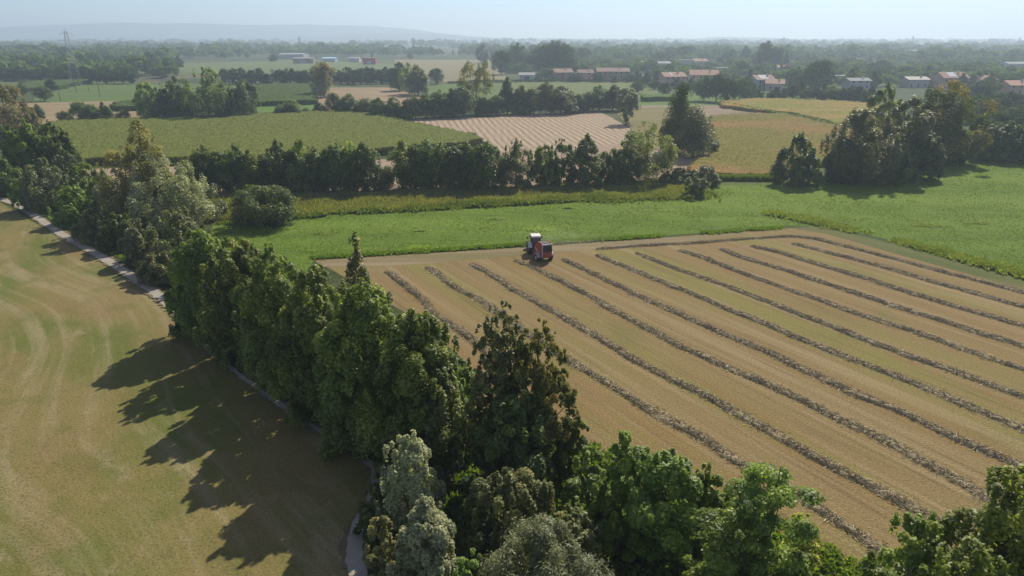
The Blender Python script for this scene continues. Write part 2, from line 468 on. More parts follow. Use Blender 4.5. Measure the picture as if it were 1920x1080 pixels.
# mown field on the left
m_mown = field_mat('mown_grass', (.215, .178, .070), [((.115, .145, .032), .085, 2.0, .45, .60, .85, 14), ((.33, .275, .165), .42, 18, .49, .66, .62, 22),
                                                     ((.225, .150, .070), .11, 2, .5, .68, .6, 10), ((.095, .125, .026), .26, 1.3, .52, .68, .5), ((.33, .27, .17), .35, 1.5, .58, .70, .5), ((.085, .075, .035), .8, 1, .62, .74, .45)],
                   ang=math.radians(50), fine=.22, fscale=6, bump=.2, bscale=5)
field('mown_meadow', [(-2200, 300), (-500, 290), (0, 379), (100, 438), (200, 494), (320, 576), (430, 690), (560, 782), (692, 872), (700, 930), (662, 1000), (655, 1080), (655, 1600), (-1500, 1600), (-2200, 700)], m_mown)

# hay field on the right; streaks follow the rows
a0 = G(1100, 554); a1 = G(1700, 848)
ROWANG = math.atan2(a1[1] - a0[1], a1[0] - a0[0])
m_hay = field_mat('hay_stubble', (.238, .178, .082), [((.215, .196, .064), .10, 12, .47, .60, .9), ((.325, .255, .145), .40, 40, .50, .64, .65), ((.235, .145, .066), .16, 8, .5, .68, .7),
                                                     ((.150, .155, .045), .09, 2, .58, .68, .65), ((.140, .100, .048), 1.4, 30, .53, .66, .55)],
                  ang=-ROWANG, fine=.28, fscale=6, bump=.4, bscale=5)
HAY_PX = [(590, 488), (800, 475), (1000, 463), (1200, 449), (1480, 428), (1545, 436), (1700, 478), (1800, 506), (1920, 541), (2700, 760), (2700, 1500), (1560, 1500), (1400, 1000), (1080, 830), (1000, 800), (800, 610), (690, 545)]
HAY = field('hay_field', HAY_PX, m_hay)
m_verge = field_mat('verge', (.115, .135, .045), [((.17, .145, .07), .3, 14, .5, .7, .7), ((.08, .11, .03), .2, 5, .5, .65, .7)], ang=-ROWANG, fine=.25)
field('grass_verge', [(1480, 428), (1530, 424), (1700, 462), (1920, 520), (2700, 735), (2700, 762), (1920, 544), (1700, 482), (1545, 438)], m_verge)
m_track = field_mat('dry_grass_track', (.215, .175, .095), [((.28, .235, .145), .5, 20, .45, .6, .8), ((.16, .15, .06), .2, 8, .5, .6, .6)], ang=math.radians(-4), fine=.2)
field('field_track', [(592, 490), (800, 476), (1000, 464), (1200, 450), (1400, 436), (1400, 441), (1200, 461), (1060, 472), (800, 494), (700, 500), (604, 500)], m_track)

# green meadow
m_green = field_mat('green_meadow', (.118, .190, .022), [((.055, .105, .016), 1.1, 9, .50, .66, .75), ((.150, .215, .060), .35, 7, .56, .68, .6), ((.095, .160, .024), .20, 10, .45, .62, .85), ((.165, .240, .036), .05, 4, .47, .6, .6), ((.145, .180, .06), .09, 2, .60, .72, .5), ((.16, .20, .10), .5, 6, .66, .76, .5)],
                    ang=math.radians(3), fine=.18, fscale=3, bump=.5, bscale=1.6)
MEADOW_PX = [(400, 418), (470, 406), (560, 404), (800, 394), (1100, 377), (1330, 371), (1330, 348), (1460, 345), (1600, 342), (1720, 322), (1760, 292), (1840, 290), (1920, 303), (2700, 340), (2700, 728), (1920, 514), (1700, 458), (1560, 424), (1480, 424), (1300, 438), (1000, 458), (800, 470), (590, 486), (575, 510), (440, 462), (395, 440)]
MEADOW = field('green_meadow', MEADOW_PX, m_green)

# rough grass strip
m_strip = field_mat('tall_grass_strip', (.150, .150, .055), [((.11, .13, .04), .25, 4, .45, .6, .8), ((.20, .17, .08), .4, 3, .52, .68, .7)], fine=.3, bump=.9, bscale=2)
STRIP_PX = [(330, 372), (700, 362), (1000, 350), (1250, 340), (1292, 345), (1330, 352), (1330, 372), (1100, 378), (800, 395), (560, 405), (470, 407), (380, 420), (340, 410)]
STRIP = field('rough_grass_strip', STRIP_PX, m_strip)

m_earth = field_mat('pale_earth', (.330, .250, .185), [((.25, .18, .125), .4, 6, .5, .65, .7), ((.20, .17, .09), .2, 3, .55, .68, .6)], fine=.2)
field('earth_strip', [(130, 318), (330, 312), (560, 306), (700, 300), (930, 285), (1180, 268), (1250, 286), (1330, 296), (1300, 318), (1250, 338), (1000, 349), (700, 361), (330, 371), (120, 350)], m_earth)

# straw field with rows
def rows_mat(name, c0, c1, period, ang, extra=(.25, .19, .13)):
    m, nt, out = new_mat(name)
    p = N(nt, 'ShaderNodeBsdfPrincipled'); p.inputs['Roughness'].default_value = .95; p.inputs['Specular IOR Level'].default_value = .1
    tc = N(nt, 'ShaderNodeTexCoord'); mp = N(nt, 'ShaderNodeMapping'); mp.inputs['Rotation'].default_value = (0, 0, ang)
    nt.links.new(tc.outputs['Object'], mp.inputs['Vector'])
    wv = N(nt, 'ShaderNodeTexWave', wave_type='BANDS', bands_direction='Y'); wv.inputs['Scale'].default_value = 1.0 / period * 2 * PI / 20 * 1.0
    wv.inputs['Distortion'].default_value = 2.6; wv.inputs['Detail'].default_value = 4; wv.inputs['Detail Scale'].default_value = .35
    nt.links.new(mp.outputs[0], wv.inputs['Vector'])
    cr = N(nt, 'ShaderNodeValToRGB'); cr.color_ramp.elements[0].position = .25; cr.color_ramp.elements[0].color = (*c0, 1); cr.color_ramp.elements[1].position = .62; cr.color_ramp.elements[1].color = (*c1, 1)
    nt.links.new(wv.outputs['Fac'], cr.inputs[0])
    nz = N(nt, 'ShaderNodeTexNoise'); nz.inputs['Scale'].default_value = .12; nz.inputs['Detail'].default_value = 5
    nt.links.new(tc.outputs['Object'], nz.inputs['Vector'])
    mr = N(nt, 'ShaderNodeMapRange'); mr.inputs[1].default_value = .42; mr.inputs[2].default_value = .62; mr.inputs[4].default_value = .8
    nt.links.new(nz.outputs['Fac'], mr.inputs[0])
    mx = N(nt, 'ShaderNodeMix', data_type='RGBA'); mx.inputs[7].default_value = (*extra, 1)
    nt.links.new(mr.outputs[0], mx.inputs[0]); nt.links.new(cr.outputs[0], mx.inputs[6]); nt.links.new(mx.outputs[2], p.inputs['Base Color'])
    nt.links.new(p.outputs[0], out.inputs[0])
    return m
b0 = G(905, 220); b1 = G(950, 265)
SANG = math.atan2(b1[1] - b0[1], b1[0] - b0[0])
m_straw = rows_mat('straw_rows', (.20, .155, .105), (.36, .285, .205), 2.4, -SANG, (.28, .22, .16))
STRAW = field('straw_field', [(722, 227), (800, 222), (900, 219), (1000, 214), (1122, 209), (1150, 222), (1182, 242), (1178, 262), (1180, 268), (1000, 282), (930, 285), (925, 272), (880, 258), (800, 242), (750, 233)], m_straw)

# fields further off: (name, pixels, colour, second colour)
def simple(name, px, c, c2, sc=.05, st=4, ang=0.0, bump=.1):
    return field(name, px, field_mat(name, c, [(c2, sc, st, .45, .62, .8), (tuple(a * .75 for a in c), sc * 4, st, .5, .7, .5)], ang=ang, fine=.15, fscale=1.2, bump=bump))
simple('green_field', [(60, 158), (70, 150), (260, 157), (480, 158), (700, 159), (1000, 155), (1250, 150), (1250, 178), (960, 208), (940, 212), (900, 178), (790, 160), (600, 163), (250, 190), (60, 195)], (.105, .160, .040), (.085, .13, .035))
simple('pale_field', [(-60, 193), (60, 193), (250, 189), (262, 200), (262, 232), (120, 236), (-60, 240)], (.30, .225, .135), (.22, .19, .09))
simple('bright_strip', [(480, 196), (590, 194), (610, 214), (500, 217), (484, 214)], (.10, .19, .03), (.08, .15, .03))
simple('stubble_field', [(590, 168), (620, 164), (730, 164), (790, 178), (800, 186), (700, 214), (600, 214)], (.31, .235, .15), (.24, .18, .10), .2, 10, math.radians(50))
simple('green_field', [(800, 158), (960, 156), (960, 205), (930, 208), (800, 180)], (.10, .155, .04), (.12, .17, .045))
simple('green_field', [(330, 120), (560, 112), (740, 120), (740, 133), (450, 142), (330, 134)], (.125, .17, .06), (.15, .17, .08))
simple('dry_field', [(740, 112), (940, 112), (950, 150), (900, 157), (740, 150)], (.24, .21, .12), (.19, .18, .09))
simple('green_field', [(960, 152), (1240, 150), (1240, 176), (1060, 176), (960, 180)], (.125, .165, .05), (.15, .16, .06))
simple('green_field', [(1180, 176), (1500, 178), (1500, 188), (1350, 200), (1250, 206), (1180, 200)], (.10, .175, .035), (.09, .14, .035))
simple('bare_strip', [(1180, 198), (1345, 198), (1400, 205), (1480, 214), (1480, 219), (1180, 222)], (.26, .20, .15), (.20, .17, .10))
simple('dry_grass', [(1150, 206), (1260, 200), (1330, 222), (1330, 300), (1230, 280), (1180, 240)], (.22, .19, .085), (.15, .15, .05))
simple('lawn', [(1830, 246), (2400, 240), (2400, 262), (1830, 262)], (.12, .17, .05), (.10, .15, .04))

# ------------------------------------------------------------------ standing crops (tall maize): one mass of plants each
def crop(name, px, mat, h, cell, label, rough=0.35, walls=True, seed=1, rowang=None, leafy=True):
    pts = [G(*p) for p in px]
    P = np.array(pts); x0, y0 = P.min(0); x1, y1 = P.max(0)
    nx = int((x1 - x0) / cell) + 2; ny = int((y1 - y0) / cell) + 2
    gx = x0 + (np.arange(nx) + .5) * cell; gy = y0 + (np.arange(ny) + .5) * cell
    CX, CY = np.meshgrid(gx, gy, indexing='ij')
    jx = vnoise(CX, CY, cell * 4, seed) * cell * 3
    keep = in_poly(CX + jx - cell * 1.5, CY + jx - cell * 1.5, pts)
    vid = -np.ones((nx + 1, ny + 1), int)
    rs = np.random.RandomState(seed)
    used = np.zeros((nx + 1, ny + 1), bool)
    I, J = np.nonzero(keep)
    for a, b in ((0, 0), (1, 0), (0, 1), (1, 1)): used[I + a, J + b] = True
    UI, UJ = np.nonzero(used); n = len(UI); vid[UI, UJ] = np.arange(n)
    vx = x0 + UI * cell + rs.uniform(-.3, .3, n) * cell; vy = y0 + UJ * cell + rs.uniform(-.3, .3, n) * cell
    vz = h * (1 + 0.10 * (vnoise(vx, vy, 9, seed) - .5)) + rough * (rs.rand(n) - .5) + rough * (vnoise(vx, vy, cell * 2.2, seed + 3) - .5)
    top = np.stack([vx, vy, vz], 1)
    bot = top.copy(); bot[:, 2] = 0.0
    F = np.stack([vid[I, J], vid[I + 1, J], vid[I + 1, J + 1], vid[I, J + 1]], 1)
    fs = [F]
    kp = np.pad(keep, 1)
    sides = []
    for (di, dj, c0, c1) in ((0, -1, (0, 0), (1, 0)), (0, 1, (1, 1), (0, 1)), (-1, 0, (0, 1), (0, 0)), (1, 0, (1, 0), (1, 1))):
        e = keep[I, J] & ~kp[I + 1 + di, J + 1 + dj]
        i, j = I[e], J[e]
        va = vid[i + c0[0], j + c0[1]]; vb = vid[i + c1[0], j + c1[1]]
        sides.append(np.stack([va, va + n, vb + n, vb], 1))
    S = np.concatenate(sides)
    V = np.concatenate([top, bot]); A = np.concatenate([F, S])
    tint = np.concatenate([rs.rand(len(F)) * .55 + .1, rs.rand(len(S)) * .4])
    # leaves poking from the edge and the top
    if leafy:
        k = rs.randint(0, len(S), min(len(S) * 26, 26000)); s = rs.rand(len(k))[:, None]
        pe = top[S[k, 0]] * (1 - s) + top[S[k, 3]] * s
        pe[:, 2] *= rs.rand(len(k)) ** .8 * 1.12; pe[:, :2] += rs.randn(len(k), 2) * .25
        k2 = rs.randint(0, n, min(n * 2, 60000)); pt = top[k2] + rs.randn(len(k2), 3) * np.array([cell * .5, cell * .5, .12])
        Pp = np.concatenate([pe, pt]); m = len(Pp)
        u = rs.randn(m, 3) * .5 + np.array([0, 0, .9]); u /= np.linalg.norm(u, axis=1, keepdims=True)
        w = np.cross(u, rs.randn(m, 3)); w /= np.linalg.norm(w, axis=1, keepdims=True)
        L = (rs.uniform(.2, .42, m) * min(1.2, max(.55, h / 2)))[:, None]
        Pp[:, 2] -= L[:, 0] * .55
        q = np.stack([Pp - u * L, Pp - w * L * .28, Pp + u * L, Pp + w * L * .28], 1).reshape(-1, 3)
        b = len(V); V = np.concatenate([V, q]); A = np.concatenate([A, quads(m) + b])
        tint = np.concatenate([tint, rs.rand(m) * .8 + .1])
    me = mesh_np(name, V, A, {'tint': ('FACE', tint)})
    o = link(name, me, mat); props(o, label, 'crop', None, 'stuff')
    return o

def crop_mat(name, a, b, c, sc=.03, st=3, ang=0, lo=.45, hi=.6):
    """leaf colours with broad drifts of a second ripeness (a real colour change of the crop)"""
    m = leaf_mat(name, tuple(v / 1.5 for v in a), tuple(v / 1.5 for v in b), None, trans=.15, rough=.9, spec=.08)
    c = tuple(v / 1.1 for v in c)
    nt = m.node_tree
    hsv = [n for n in nt.nodes if n.type == 'HUE_SAT'][0]
    ramp = [n for n in nt.nodes if n.type == 'VALTORGB'][0]
    tc = N(nt, 'ShaderNodeTexCoord'); r = N(nt, 'ShaderNodeMapping'); r.inputs['Rotation'].default_value = (0, 0, ang); r.inputs['Scale'].default_value = (1, 1, 0)
    mp = N(nt, 'ShaderNodeMapping'); mp.inputs['Scale'].default_value = (sc / st, sc, 0)
    nt.links.new(tc.outputs['Object'], r.inputs[0]); nt.links.new(r.outputs[0], mp.inputs[0])
    nz = N(nt, 'ShaderNodeTexNoise'); nz.inputs['Scale'].default_value = 1; nz.inputs['Detail'].default_value = 4
    nt.links.new(mp.outputs[0], nz.inputs['Vector'])
    mr = N(nt, 'ShaderNodeMapRange'); mr.inputs[1].default_value = lo; mr.inputs[2].default_value = hi; mr.inputs[4].default_value = .8
    nt.links.new(nz.outputs['Fac'], mr.inputs[0])
    mx = N(nt, 'ShaderNodeMix', data_type='RGBA'); mx.inputs[7].default_value = (*c, 1)
    nt.links.new(mr.outputs[0], mx.inputs[0]); nt.links.new(ramp.outputs[0], mx.inputs[6]); nt.links.new(mx.outputs[2], hsv.inputs['Color'])
    return m
cm_big = crop_mat('maize_ripening', (.092, .116, .022), (.165, .180, .040), (.140, .168, .036))
cm_green = crop_mat('maize_green', (.045, .090, .020), (.100, .160, .035), (.08, .13, .03))
cm_or = crop_mat('crop_orange', (.140, .150, .026), (.250, .225, .045), (.330, .215, .075), sc=.035, st=2.2, ang=math.radians(-8))
crop('maize_field', [(60, 250), (125, 234), (240, 231), (480, 223), (560, 217), (690, 217), (715, 225), (740, 234), (800, 244), (880, 262), (900, 272), (860, 280), (700, 292), (560, 303), (330, 310), (190, 309), (100, 318), (40, 330)], cm_big, 2.1, .75, 'broad olive green maize crop behind the row of dark trees, left of the straw field')
crop('maize_plot', [(470, 168), (500, 164), (580, 163), (588, 176), (592, 196), (484, 200)], cm_green, 2.3, .9, 'small rectangular green maize plot between the left grove and the stubble')
crop('maize_plot', [(216, 200), (262, 196), (262, 208), (216, 209)], cm_green, 2.3, .9, 'tiny dark green maize patch in the pale field beside the left grove')
crop('maize_plot', [(40, 160), (165, 152), (172, 156), (110, 168), (48, 172)], cm_green, 2.3, 1.2, 'strip of green maize below the far wood at the left')
crop('maize_plot', [(1205, 186), (1262, 184), (1262, 190), (1205, 191)], cm_green, 2.3, 1.2, 'narrow green maize strip behind the tall poplars')
crop('ripening_crop', [(1330, 224), (1400, 218), (1475, 219), (1575, 240), (1620, 262), (1600, 300), (1475, 330), (1460, 337), (1320, 336), (1290, 326), (1302, 310), (1345, 292)], cm_or, 1.4, .7, 'orange and green ripening crop between the tall poplars and the right grove')
crop('ripening_crop', [(1352, 196), (1420, 189), (1600, 196), (1650, 204), (1640, 236), (1572, 238), (1480, 217), (1400, 210), (1352, 202)], cm_or, 1.6, .9, 'golden green crop in front of the village trees with a darker hedge-like edge')

# ------------------------------------------------------------------ path and stream
def ribbon(name, pts, widths, z, mat, jit=.12, step=.5, seed=3):
    rs = np.random.RandomState(seed)
    P = [Vector((*p, 0)) for p in pts]
    out = []
    for i in range(len(P) - 1):
        a = P[max(i - 1, 0)]; b = P[i]; c = P[i + 1]; d = P[min(i + 2, len(P) - 1)]
        n = max(2, int((c - b).length / step))
        for k in range(n):
            t = k / n
            q = .5 * ((2 * b) + (c - a) * t + (2 * a - 5 * b + 4 * c - d) * t * t + (3 * b - a - 3 * c + d) * t ** 3)
            out.append((q, widths[i] * (1 - t) + widths[i + 1] * t))
    out.append((P[-1], widths[-1]))
    vs = []
    for i, (p, w) in enumerate(out):
        q = out[min(i + 1, len(out) - 1)][0] - out[max(i - 1, 0)][0]; q.normalize(); nrm = Vector((-q.y, q.x, 0))
        for s in (-1, -.33, .33, 1):
            e = p + nrm * (w / 2 * s + (rs.uniform(-jit, jit) if abs(s) == 1 else 0)); vs.append((e.x, e.y, z))
    fs = [(i * 4 + j, i * 4 + j + 1, i * 4 + j + 5, i * 4 + j + 4) for i in range(len(out) - 1) for j in range(3)]
    me = mesh_np(name, np.array(vs), np.array(fs)); o = link(name, me, mat); o['kind'] = 'structure'
    return o, [p for p, w in out]

m_gravel = field_mat('gravel', (.36, .335, .29), [((.25, .225, .18), .5, 1, .5, .65, .6)], fine=.2, fscale=9, bump=.2)
PATH_PX = [(-700, 262), (-200, 330), (0, 374), (60, 402), (110, 436), (200, 488), (260, 528), (320, 573), (372, 632), (430, 688), (500, 742), (580, 796), (660, 846), (700, 880), (706, 925), (672, 990), (664, 1040), (672, 1080), (690, 1160), (700, 1300)]
PATH, PATH_PTS = ribbon('gravel_path', [G(*p) for p in PATH_PX], [1.35] * 9 + [.5] * 5 + [1.1] * 6, Z[0] + .01, m_gravel)
m_sh = field_mat('worn_earth', (.20, .165, .10), [((.12, .12, .045), .7, 1, .45, .6, .8)], fine=.25)
ribbon('path_shoulder', [G(*p) for p in PATH_PX], [2.0] * 9 + [.9] * 5 + [1.5] * 6, Z[0] + .005, m_sh, jit=.35, seed=8)
Z[0] += .02
mw, nt, out = new_mat('stream_water')
p = N(nt, 'ShaderNodeBsdfPrincipled'); p.inputs['Base Color'].default_value = (.03, .05, .05, 1); p.inputs['Roughness'].default_value = .08; p.inputs['IOR'].default_value = 1.33
tc = N(nt, 'ShaderNodeTexCoord'); nz = N(nt, 'ShaderNodeTexNoise'); nz.inputs['Scale'].default_value = 1.8; bp = N(nt, 'ShaderNodeBump'); bp.inputs['Strength'].default_value = .1
nt.links.new(tc.outputs['Object'], nz.inputs['Vector']); nt.links.new(nz.outputs['Fac'], bp.inputs['Height']); nt.links.new(bp.outputs[0], p.inputs['Normal']); nt.links.new(p.outputs[0], out.inputs[0])
ribbon('stream_water', [G(*q) for q in [(560, 600), (700, 720), (850, 830), (880, 900), (868, 950), (876, 1010), (860, 1080), (850, 1200)]], [1.5, 1.5, 1.7, 1.8, 1.8, 1.8, 2, 2], Z[0], mw, seed=4)

# ------------------------------------------------------------------ hills on the horizon
m_hill = field_mat('hill_woods', (.060, .085, .050), [((.09, .10, .06), .002, 1, .5, .6, .6)], fine=.1, fscale=.02, bump=0)
def hills(name, dist, prof_px, seed):
    xs = np.linspace(-400, 2300, 160); yy = np.interp(xs, [p[0] for p in prof_px], [p[1] for p in prof_px])
    yy = yy - 1.6 * (vnoise(xs, xs * 0, 70, seed) - .5) * 2 - 1.0 * (vnoise(xs, xs * 0, 22, seed + 1) - .5)
    vs = []
    for i, X in enumerate(xs):
        a = PITCH + math.atan((yy[i] - 540) / FPX); h = max(CAM_H - dist * math.tan(a), 2)
        d = dep(dist, h); x = (X - 960) * d / FPX
        for (k, hh) in ((-900, 0), (-500, .35), (-220, .72), (0, 1), (300, .8), (800, 0)):
            vs.append((x * (dist + k) / dist, dist + k, h * hh * (1 + .08 * (vnoise(x, k, 300, seed) - .5) * (hh < 1)) - (0 if hh else 1)))
    n = len(xs); fs = [(i * 6 + j, (i + 1) * 6 + j, (i + 1) * 6 + j + 1, i * 6 + j + 1) for i in range(n - 1) for j in range(5)]
    o = link(name, mesh_np(name, np.array(vs), np.array(fs), smooth=True), m_hill); o['kind'] = 'structure'
hills('hills', 6500, [(-400, 58), (0, 52), (60, 48), (150, 45), (240, 43), (400, 45), (560, 47), (700, 48), (780, 56), (870, 66), (960, 72), (2300, 76)], 3)
hills('hills', 5600, [(-400, 74), (560, 72), (640, 63), (760, 61), (830, 65), (880, 70), (960, 75), (1250, 76), (1330, 70), (1420, 69), (1500, 74), (2300, 76)], 9)

# ------------------------------------------------------------------ hay windrows
m_straw_row, nt, out = new_mat('raked_hay')
p = N(nt, 'ShaderNodeBsdfPrincipled'); p.inputs['Roughness'].default_value = .8; p.inputs['Specular IOR Level'].default_value = .25
at = N(nt, 'ShaderNodeAttribute', attribute_name='tint'); cr = N(nt, 'ShaderNodeValToRGB')
cr.color_ramp.elements[0].color = (.21, .172, .096, 1); cr.color_ramp.elements[1].color = (.57, .49, .33, 1)
q = cr.color_ramp.elements.new(.55); q.color = (.37, .31, .19, 1)
nt.links.new(at.outputs['Fac'], cr.inputs[0]); nt.links.new(cr.outputs[0], p.inputs['Base Color']); nt.links.new(p.outputs[0], out.inputs[0])

ROWS = [
 [(725, 508), (748, 526), (785, 559), (822, 593), (859, 619), (896, 644), (950, 684), (1010, 728)],
 [(796, 500), (822, 515), (859, 544), (896, 563), (918, 576), (1000, 632), (1070, 678), (1119, 707), (1234, 780), (1318, 819), (1373, 861), (1423, 888), (1532, 955), (1604, 1000), (1700, 1070), (1800, 1150)],
 [(880, 494), (915, 511), (952, 537), (989, 557), (1026, 578), (1063, 600), (1100, 621), (1185, 673), (1258, 712), (1339, 750), (1420, 797), (1496, 836), (1551, 872), (1607, 894), (1662, 930), (1696, 944), (1773, 991), (1900, 1075)],
 [(959, 489), (989, 496), (1026, 515), (1063, 533), (1100, 554), (1185, 601), (1271, 648), (1356, 686), (1442, 725), (1527, 763), (1600, 799), (1662, 827), (1698, 847), (1746, 874), (1787, 894), (1812, 911), (1920, 980), (2050, 1060)],
 [(1052, 485), (1081, 498), (1100, 507), (1185, 550), (1271, 588), (1356, 626), (1442, 661), (1527, 703), (1613, 744), (1704, 780), (1759, 805), (1823, 836), (1871, 852), (1909, 872), (2050, 950)],
 [(1115, 477), (1164, 498), (1228, 524), (1292, 550), (1356, 577), (1420, 601), (1484, 629), (1570, 663), (1655, 695), (1741, 731), (1826, 767), (1920, 806), (2100, 890)],
 [(1190, 473), (1250, 498), (1314, 520), (1373, 541), (1442, 567), (1527, 601), (1613, 635), (1698, 665), (1783, 695), (1848, 720), (1920, 745), (2100, 815)],
 [(1271, 468), (1322, 486), (1399, 515), (1484, 545), (1549, 567), (1613, 592), (1698, 618), (1783, 648), (1869, 678), (1920, 694), (2100, 760)],
 [(1348, 466), (1399, 486), (1463, 505), (1527, 526), (1613, 554), (1698, 582), (1762, 601), (1826, 622), (1890, 641), (1920, 650), (2100, 706)],
 [(1403, 460), (1463, 474), (1527, 494), (1591, 513), (1655, 533), (1719, 554), (1783, 573), (1848, 592), (1920, 612), (2100, 662)],
 [(1480, 456), (1549, 473), (1634, 494), (1698, 513), (1762, 533), (1826, 550), (1920, 576), (2100, 624)],
 [(1113, 468), (1207, 461), (1314, 455), (1399, 448), (1484, 443), (1527, 448), (1591, 464), (1677, 486), (1762, 509), (1848, 531), (1920, 550), (2100, 596)],
]
RDESC = ['shortest windrow of hay, nearest the plane trees and left of the field', 'windrow of grey hay passing behind the tall sparse ivy-clad tree',
         'windrow of hay beginning left of the tractor and ending at the bottom right tree', 'windrow of hay that starts at the front of the tractor and baler',
         'windrow of hay that starts just right of the red baler', 'windrow of hay, second to the right of the red baler', 'windrow of hay, third to the right of the red baler',
         'windrow of hay, fourth to the right of the red baler', 'thin-ended windrow of hay, fifth to the right of the red baler', 'windrow of hay, sixth to the right of the red baler',
         'windrow of hay just inside the outermost bent one', 'outermost windrow of hay, running along the meadow edge and bending at the far corner']
def windrow(idx, px):
    rs = np.random.RandomState(300 + idx)
    P = [np.array(G(*q)) for q in px]
    # resample
    seg = [0]
    for a, b in zip(P[:-1], P[1:]): seg.append(seg[-1] + np.linalg.norm(b - a))
    L = seg[-1]; s = np.arange(0, L, .16)
    X = np.interp(s, seg, [q[0] for q in P]); Y = np.interp(s, seg, [q[1] for q in P])
    k = 25; ker = np.ones(k) / k
    Xp = np.convolve(np.pad(X, k // 2, mode='edge'), ker, 'valid'); Yp = np.convolve(np.pad(Y, k // 2, mode='edge'), ker, 'valid')
    X, Y = Xp[:len(s)], Yp[:len(s)]
    tx = np.gradient(X); ty = np.gradient(Y); ln = np.hypot(tx, ty); tx /= ln; ty /= ln; nx, ny = -ty, tx
    off = (vnoise(s, s * 0, 6, idx) - .5) * .35 + (vnoise(s, s * 0, 2, idx + 40) - .5) * .25
    wd = .46 * (.72 + .55 * vnoise(s, s * 0 + 5, 1.5, idx + 60))
    ht = .22 * (.45 + .85 * vnoise(s, s * 0 + 9, 1.1, idx + 80)) * (.7 + .5 * vnoise(s, s * 0, 12, idx + 20))
    if idx == 11: wd *= np.where(s < 38, .8, 1); ht *= np.where(s < 38, .85, 1)
    endf = np.clip(np.minimum(s, L - s) / 1.5, .15, 1); ht = ht * endf; wd *= .5 + .5 * endf
    m = 11; u = np.linspace(-1, 1, m)
    n = len(s)
    UX = u[None, :] * (wd[:, None]); prof_ = (1 - np.abs(u) ** 2.2)[None, :] * ht[:, None]
    VX = X[:, None] + nx[:, None] * (UX + off[:, None]); VY = Y[:, None] + ny[:, None] * (UX + off[:, None])
    lump = .15 * (vnoise(VX, VY, .45, idx) - .45) + .10 * (vnoise(VX, VY, .22, idx + 7) - .5)
    VZ = .03 + prof_ + lump * (prof_ > .02) * np.minimum(1, prof_ / .12)
    VZ = np.maximum(VZ, .0); VZ[:, 0] = 0; VZ[:, -1] = 0
    V = np.stack([VX, VY, VZ], 2).reshape(-1, 3)
    I = np.arange(n - 1)[:, None]; J = np.arange(m - 1)[None, :]
    F = np.stack([(I * m + J), (I * m + J + 1), ((I + 1) * m + J + 1), ((I + 1) * m + J)], 2).reshape(-1, 4)
    tint = rs.rand(len(F)) * .35 + .1
    # wisps lying on and beside the ridge
    c = int(L * 150); i = rs.randint(0, n, c); uu = np.clip(rs.randn(c) * .7, -2.3, 2.3)
    z = np.clip(1 - np.abs(uu) ** 2.2, 0, 1) * ht[i] + rs.rand(c) * .10 + .02
    pc = np.stack([X[i] + nx[i] * (uu * wd[i] + off[i]) + tx[i] * rs.rand(c) * .2, Y[i] + ny[i] * (uu * wd[i] + off[i]), z], 1)
    d = rs.randn(c, 3) * np.array([1, 1, .45]); d /= np.linalg.norm(d, axis=1, keepdims=True)
    w = np.cross(d, rs.randn(c, 3)); w /= np.linalg.norm(w, axis=1, keepdims=True)
    ll = rs.uniform(.12, .34, c)[:, None]
    q = np.stack([pc - d * ll, pc - w * ll * .11, pc + d * ll, pc + w * ll * .11], 1).reshape(-1, 3); q[:, 2] = np.maximum(q[:, 2], .01)
    F2 = quads(c) + len(V); V = np.concatenate([V, q]); F = np.concatenate([F, F2]); tint = np.concatenate([tint, rs.rand(c)])
    o = link('hay_windrow', mesh_np('hay_windrow', V, F, {'tint': ('FACE', tint)}), m_straw_row)
    props(o, RDESC[idx], 'windrow', 'raked rows of hay in the field')
for i, r in enumerate(ROWS): windrow(i, r)

# ------------------------------------------------------------------ loose grass, weeds, hay (nobody could count them)
def scatter(name, P, h, wid, mat, label, seed, nb=3, flat=False, lean=.5, cat='grass'):
    """blades (rhombi) at points P (n,2); h array of heights"""
    rs = np.random.RandomState(seed); n = len(P); P3 = np.repeat(np.c_[P, np.zeros(n)], nb, 0); hh = np.repeat(h, nb) * rs.uniform(.6, 1.2, n * nb); m = n * nb
    if flat: u = rs.randn(m, 3) * np.array([1, 1, .18])
    else: u = rs.randn(m, 3) * lean * np.array([1, 1, 0]) + np.array([0, 0, 1])
    u /= np.linalg.norm(u, axis=1, keepdims=True)
    w = np.cross(u, rs.randn(m, 3)); w /= np.linalg.norm(w, axis=1, keepdims=True)
    P3[:, :2] += rs.randn(m, 2) * wid * .6
    L = hh[:, None]; wd = wid * rs.uniform(.6, 1.3, m)[:, None]
    if flat: q = np.stack([P3 - u * L * .5, P3 - w * wd, P3 + u * L * .5, P3 + w * wd], 1)
    else: q = np.stack([P3, P3 + u * L * .55 - w * wd, P3 + u * L, P3 + u * L * .55 + w * wd], 1)
    q = q.reshape(-1, 3); q[:, 2] = np.maximum(q[:, 2], 0.03 if flat else 0.0)
    t = np.clip(np.repeat(rs.rand(n), nb) * .5 + rs.rand(m) * .5, 0, 1)
    o = link(name, mesh_np(name, q, quads(m), {'tint': ('FACE', t)}), mat); props(o, label, cat, None, 'stuff')

def pts_poly(poly, n, seed, maxd=None):
    rs = np.random.RandomState(seed); P = np.array(poly); x0, y0 = P.min(0); x1, y1 = P.max(0)
    out = []; tot = 0
    while tot < n:
        # denser near the camera: sample the distance with a 1/y weight
        k = n * 2; y = y0 * (y1 / y0) ** rs.rand(k); x = rs.uniform(x0, x1, k)
        ok = in_poly(x, y, poly) & (np.abs(x) < y * .95 + 15)
        out.append(np.c_[x[ok], y[ok]]); tot += ok.sum()
    return np.concatenate(out)[:n]

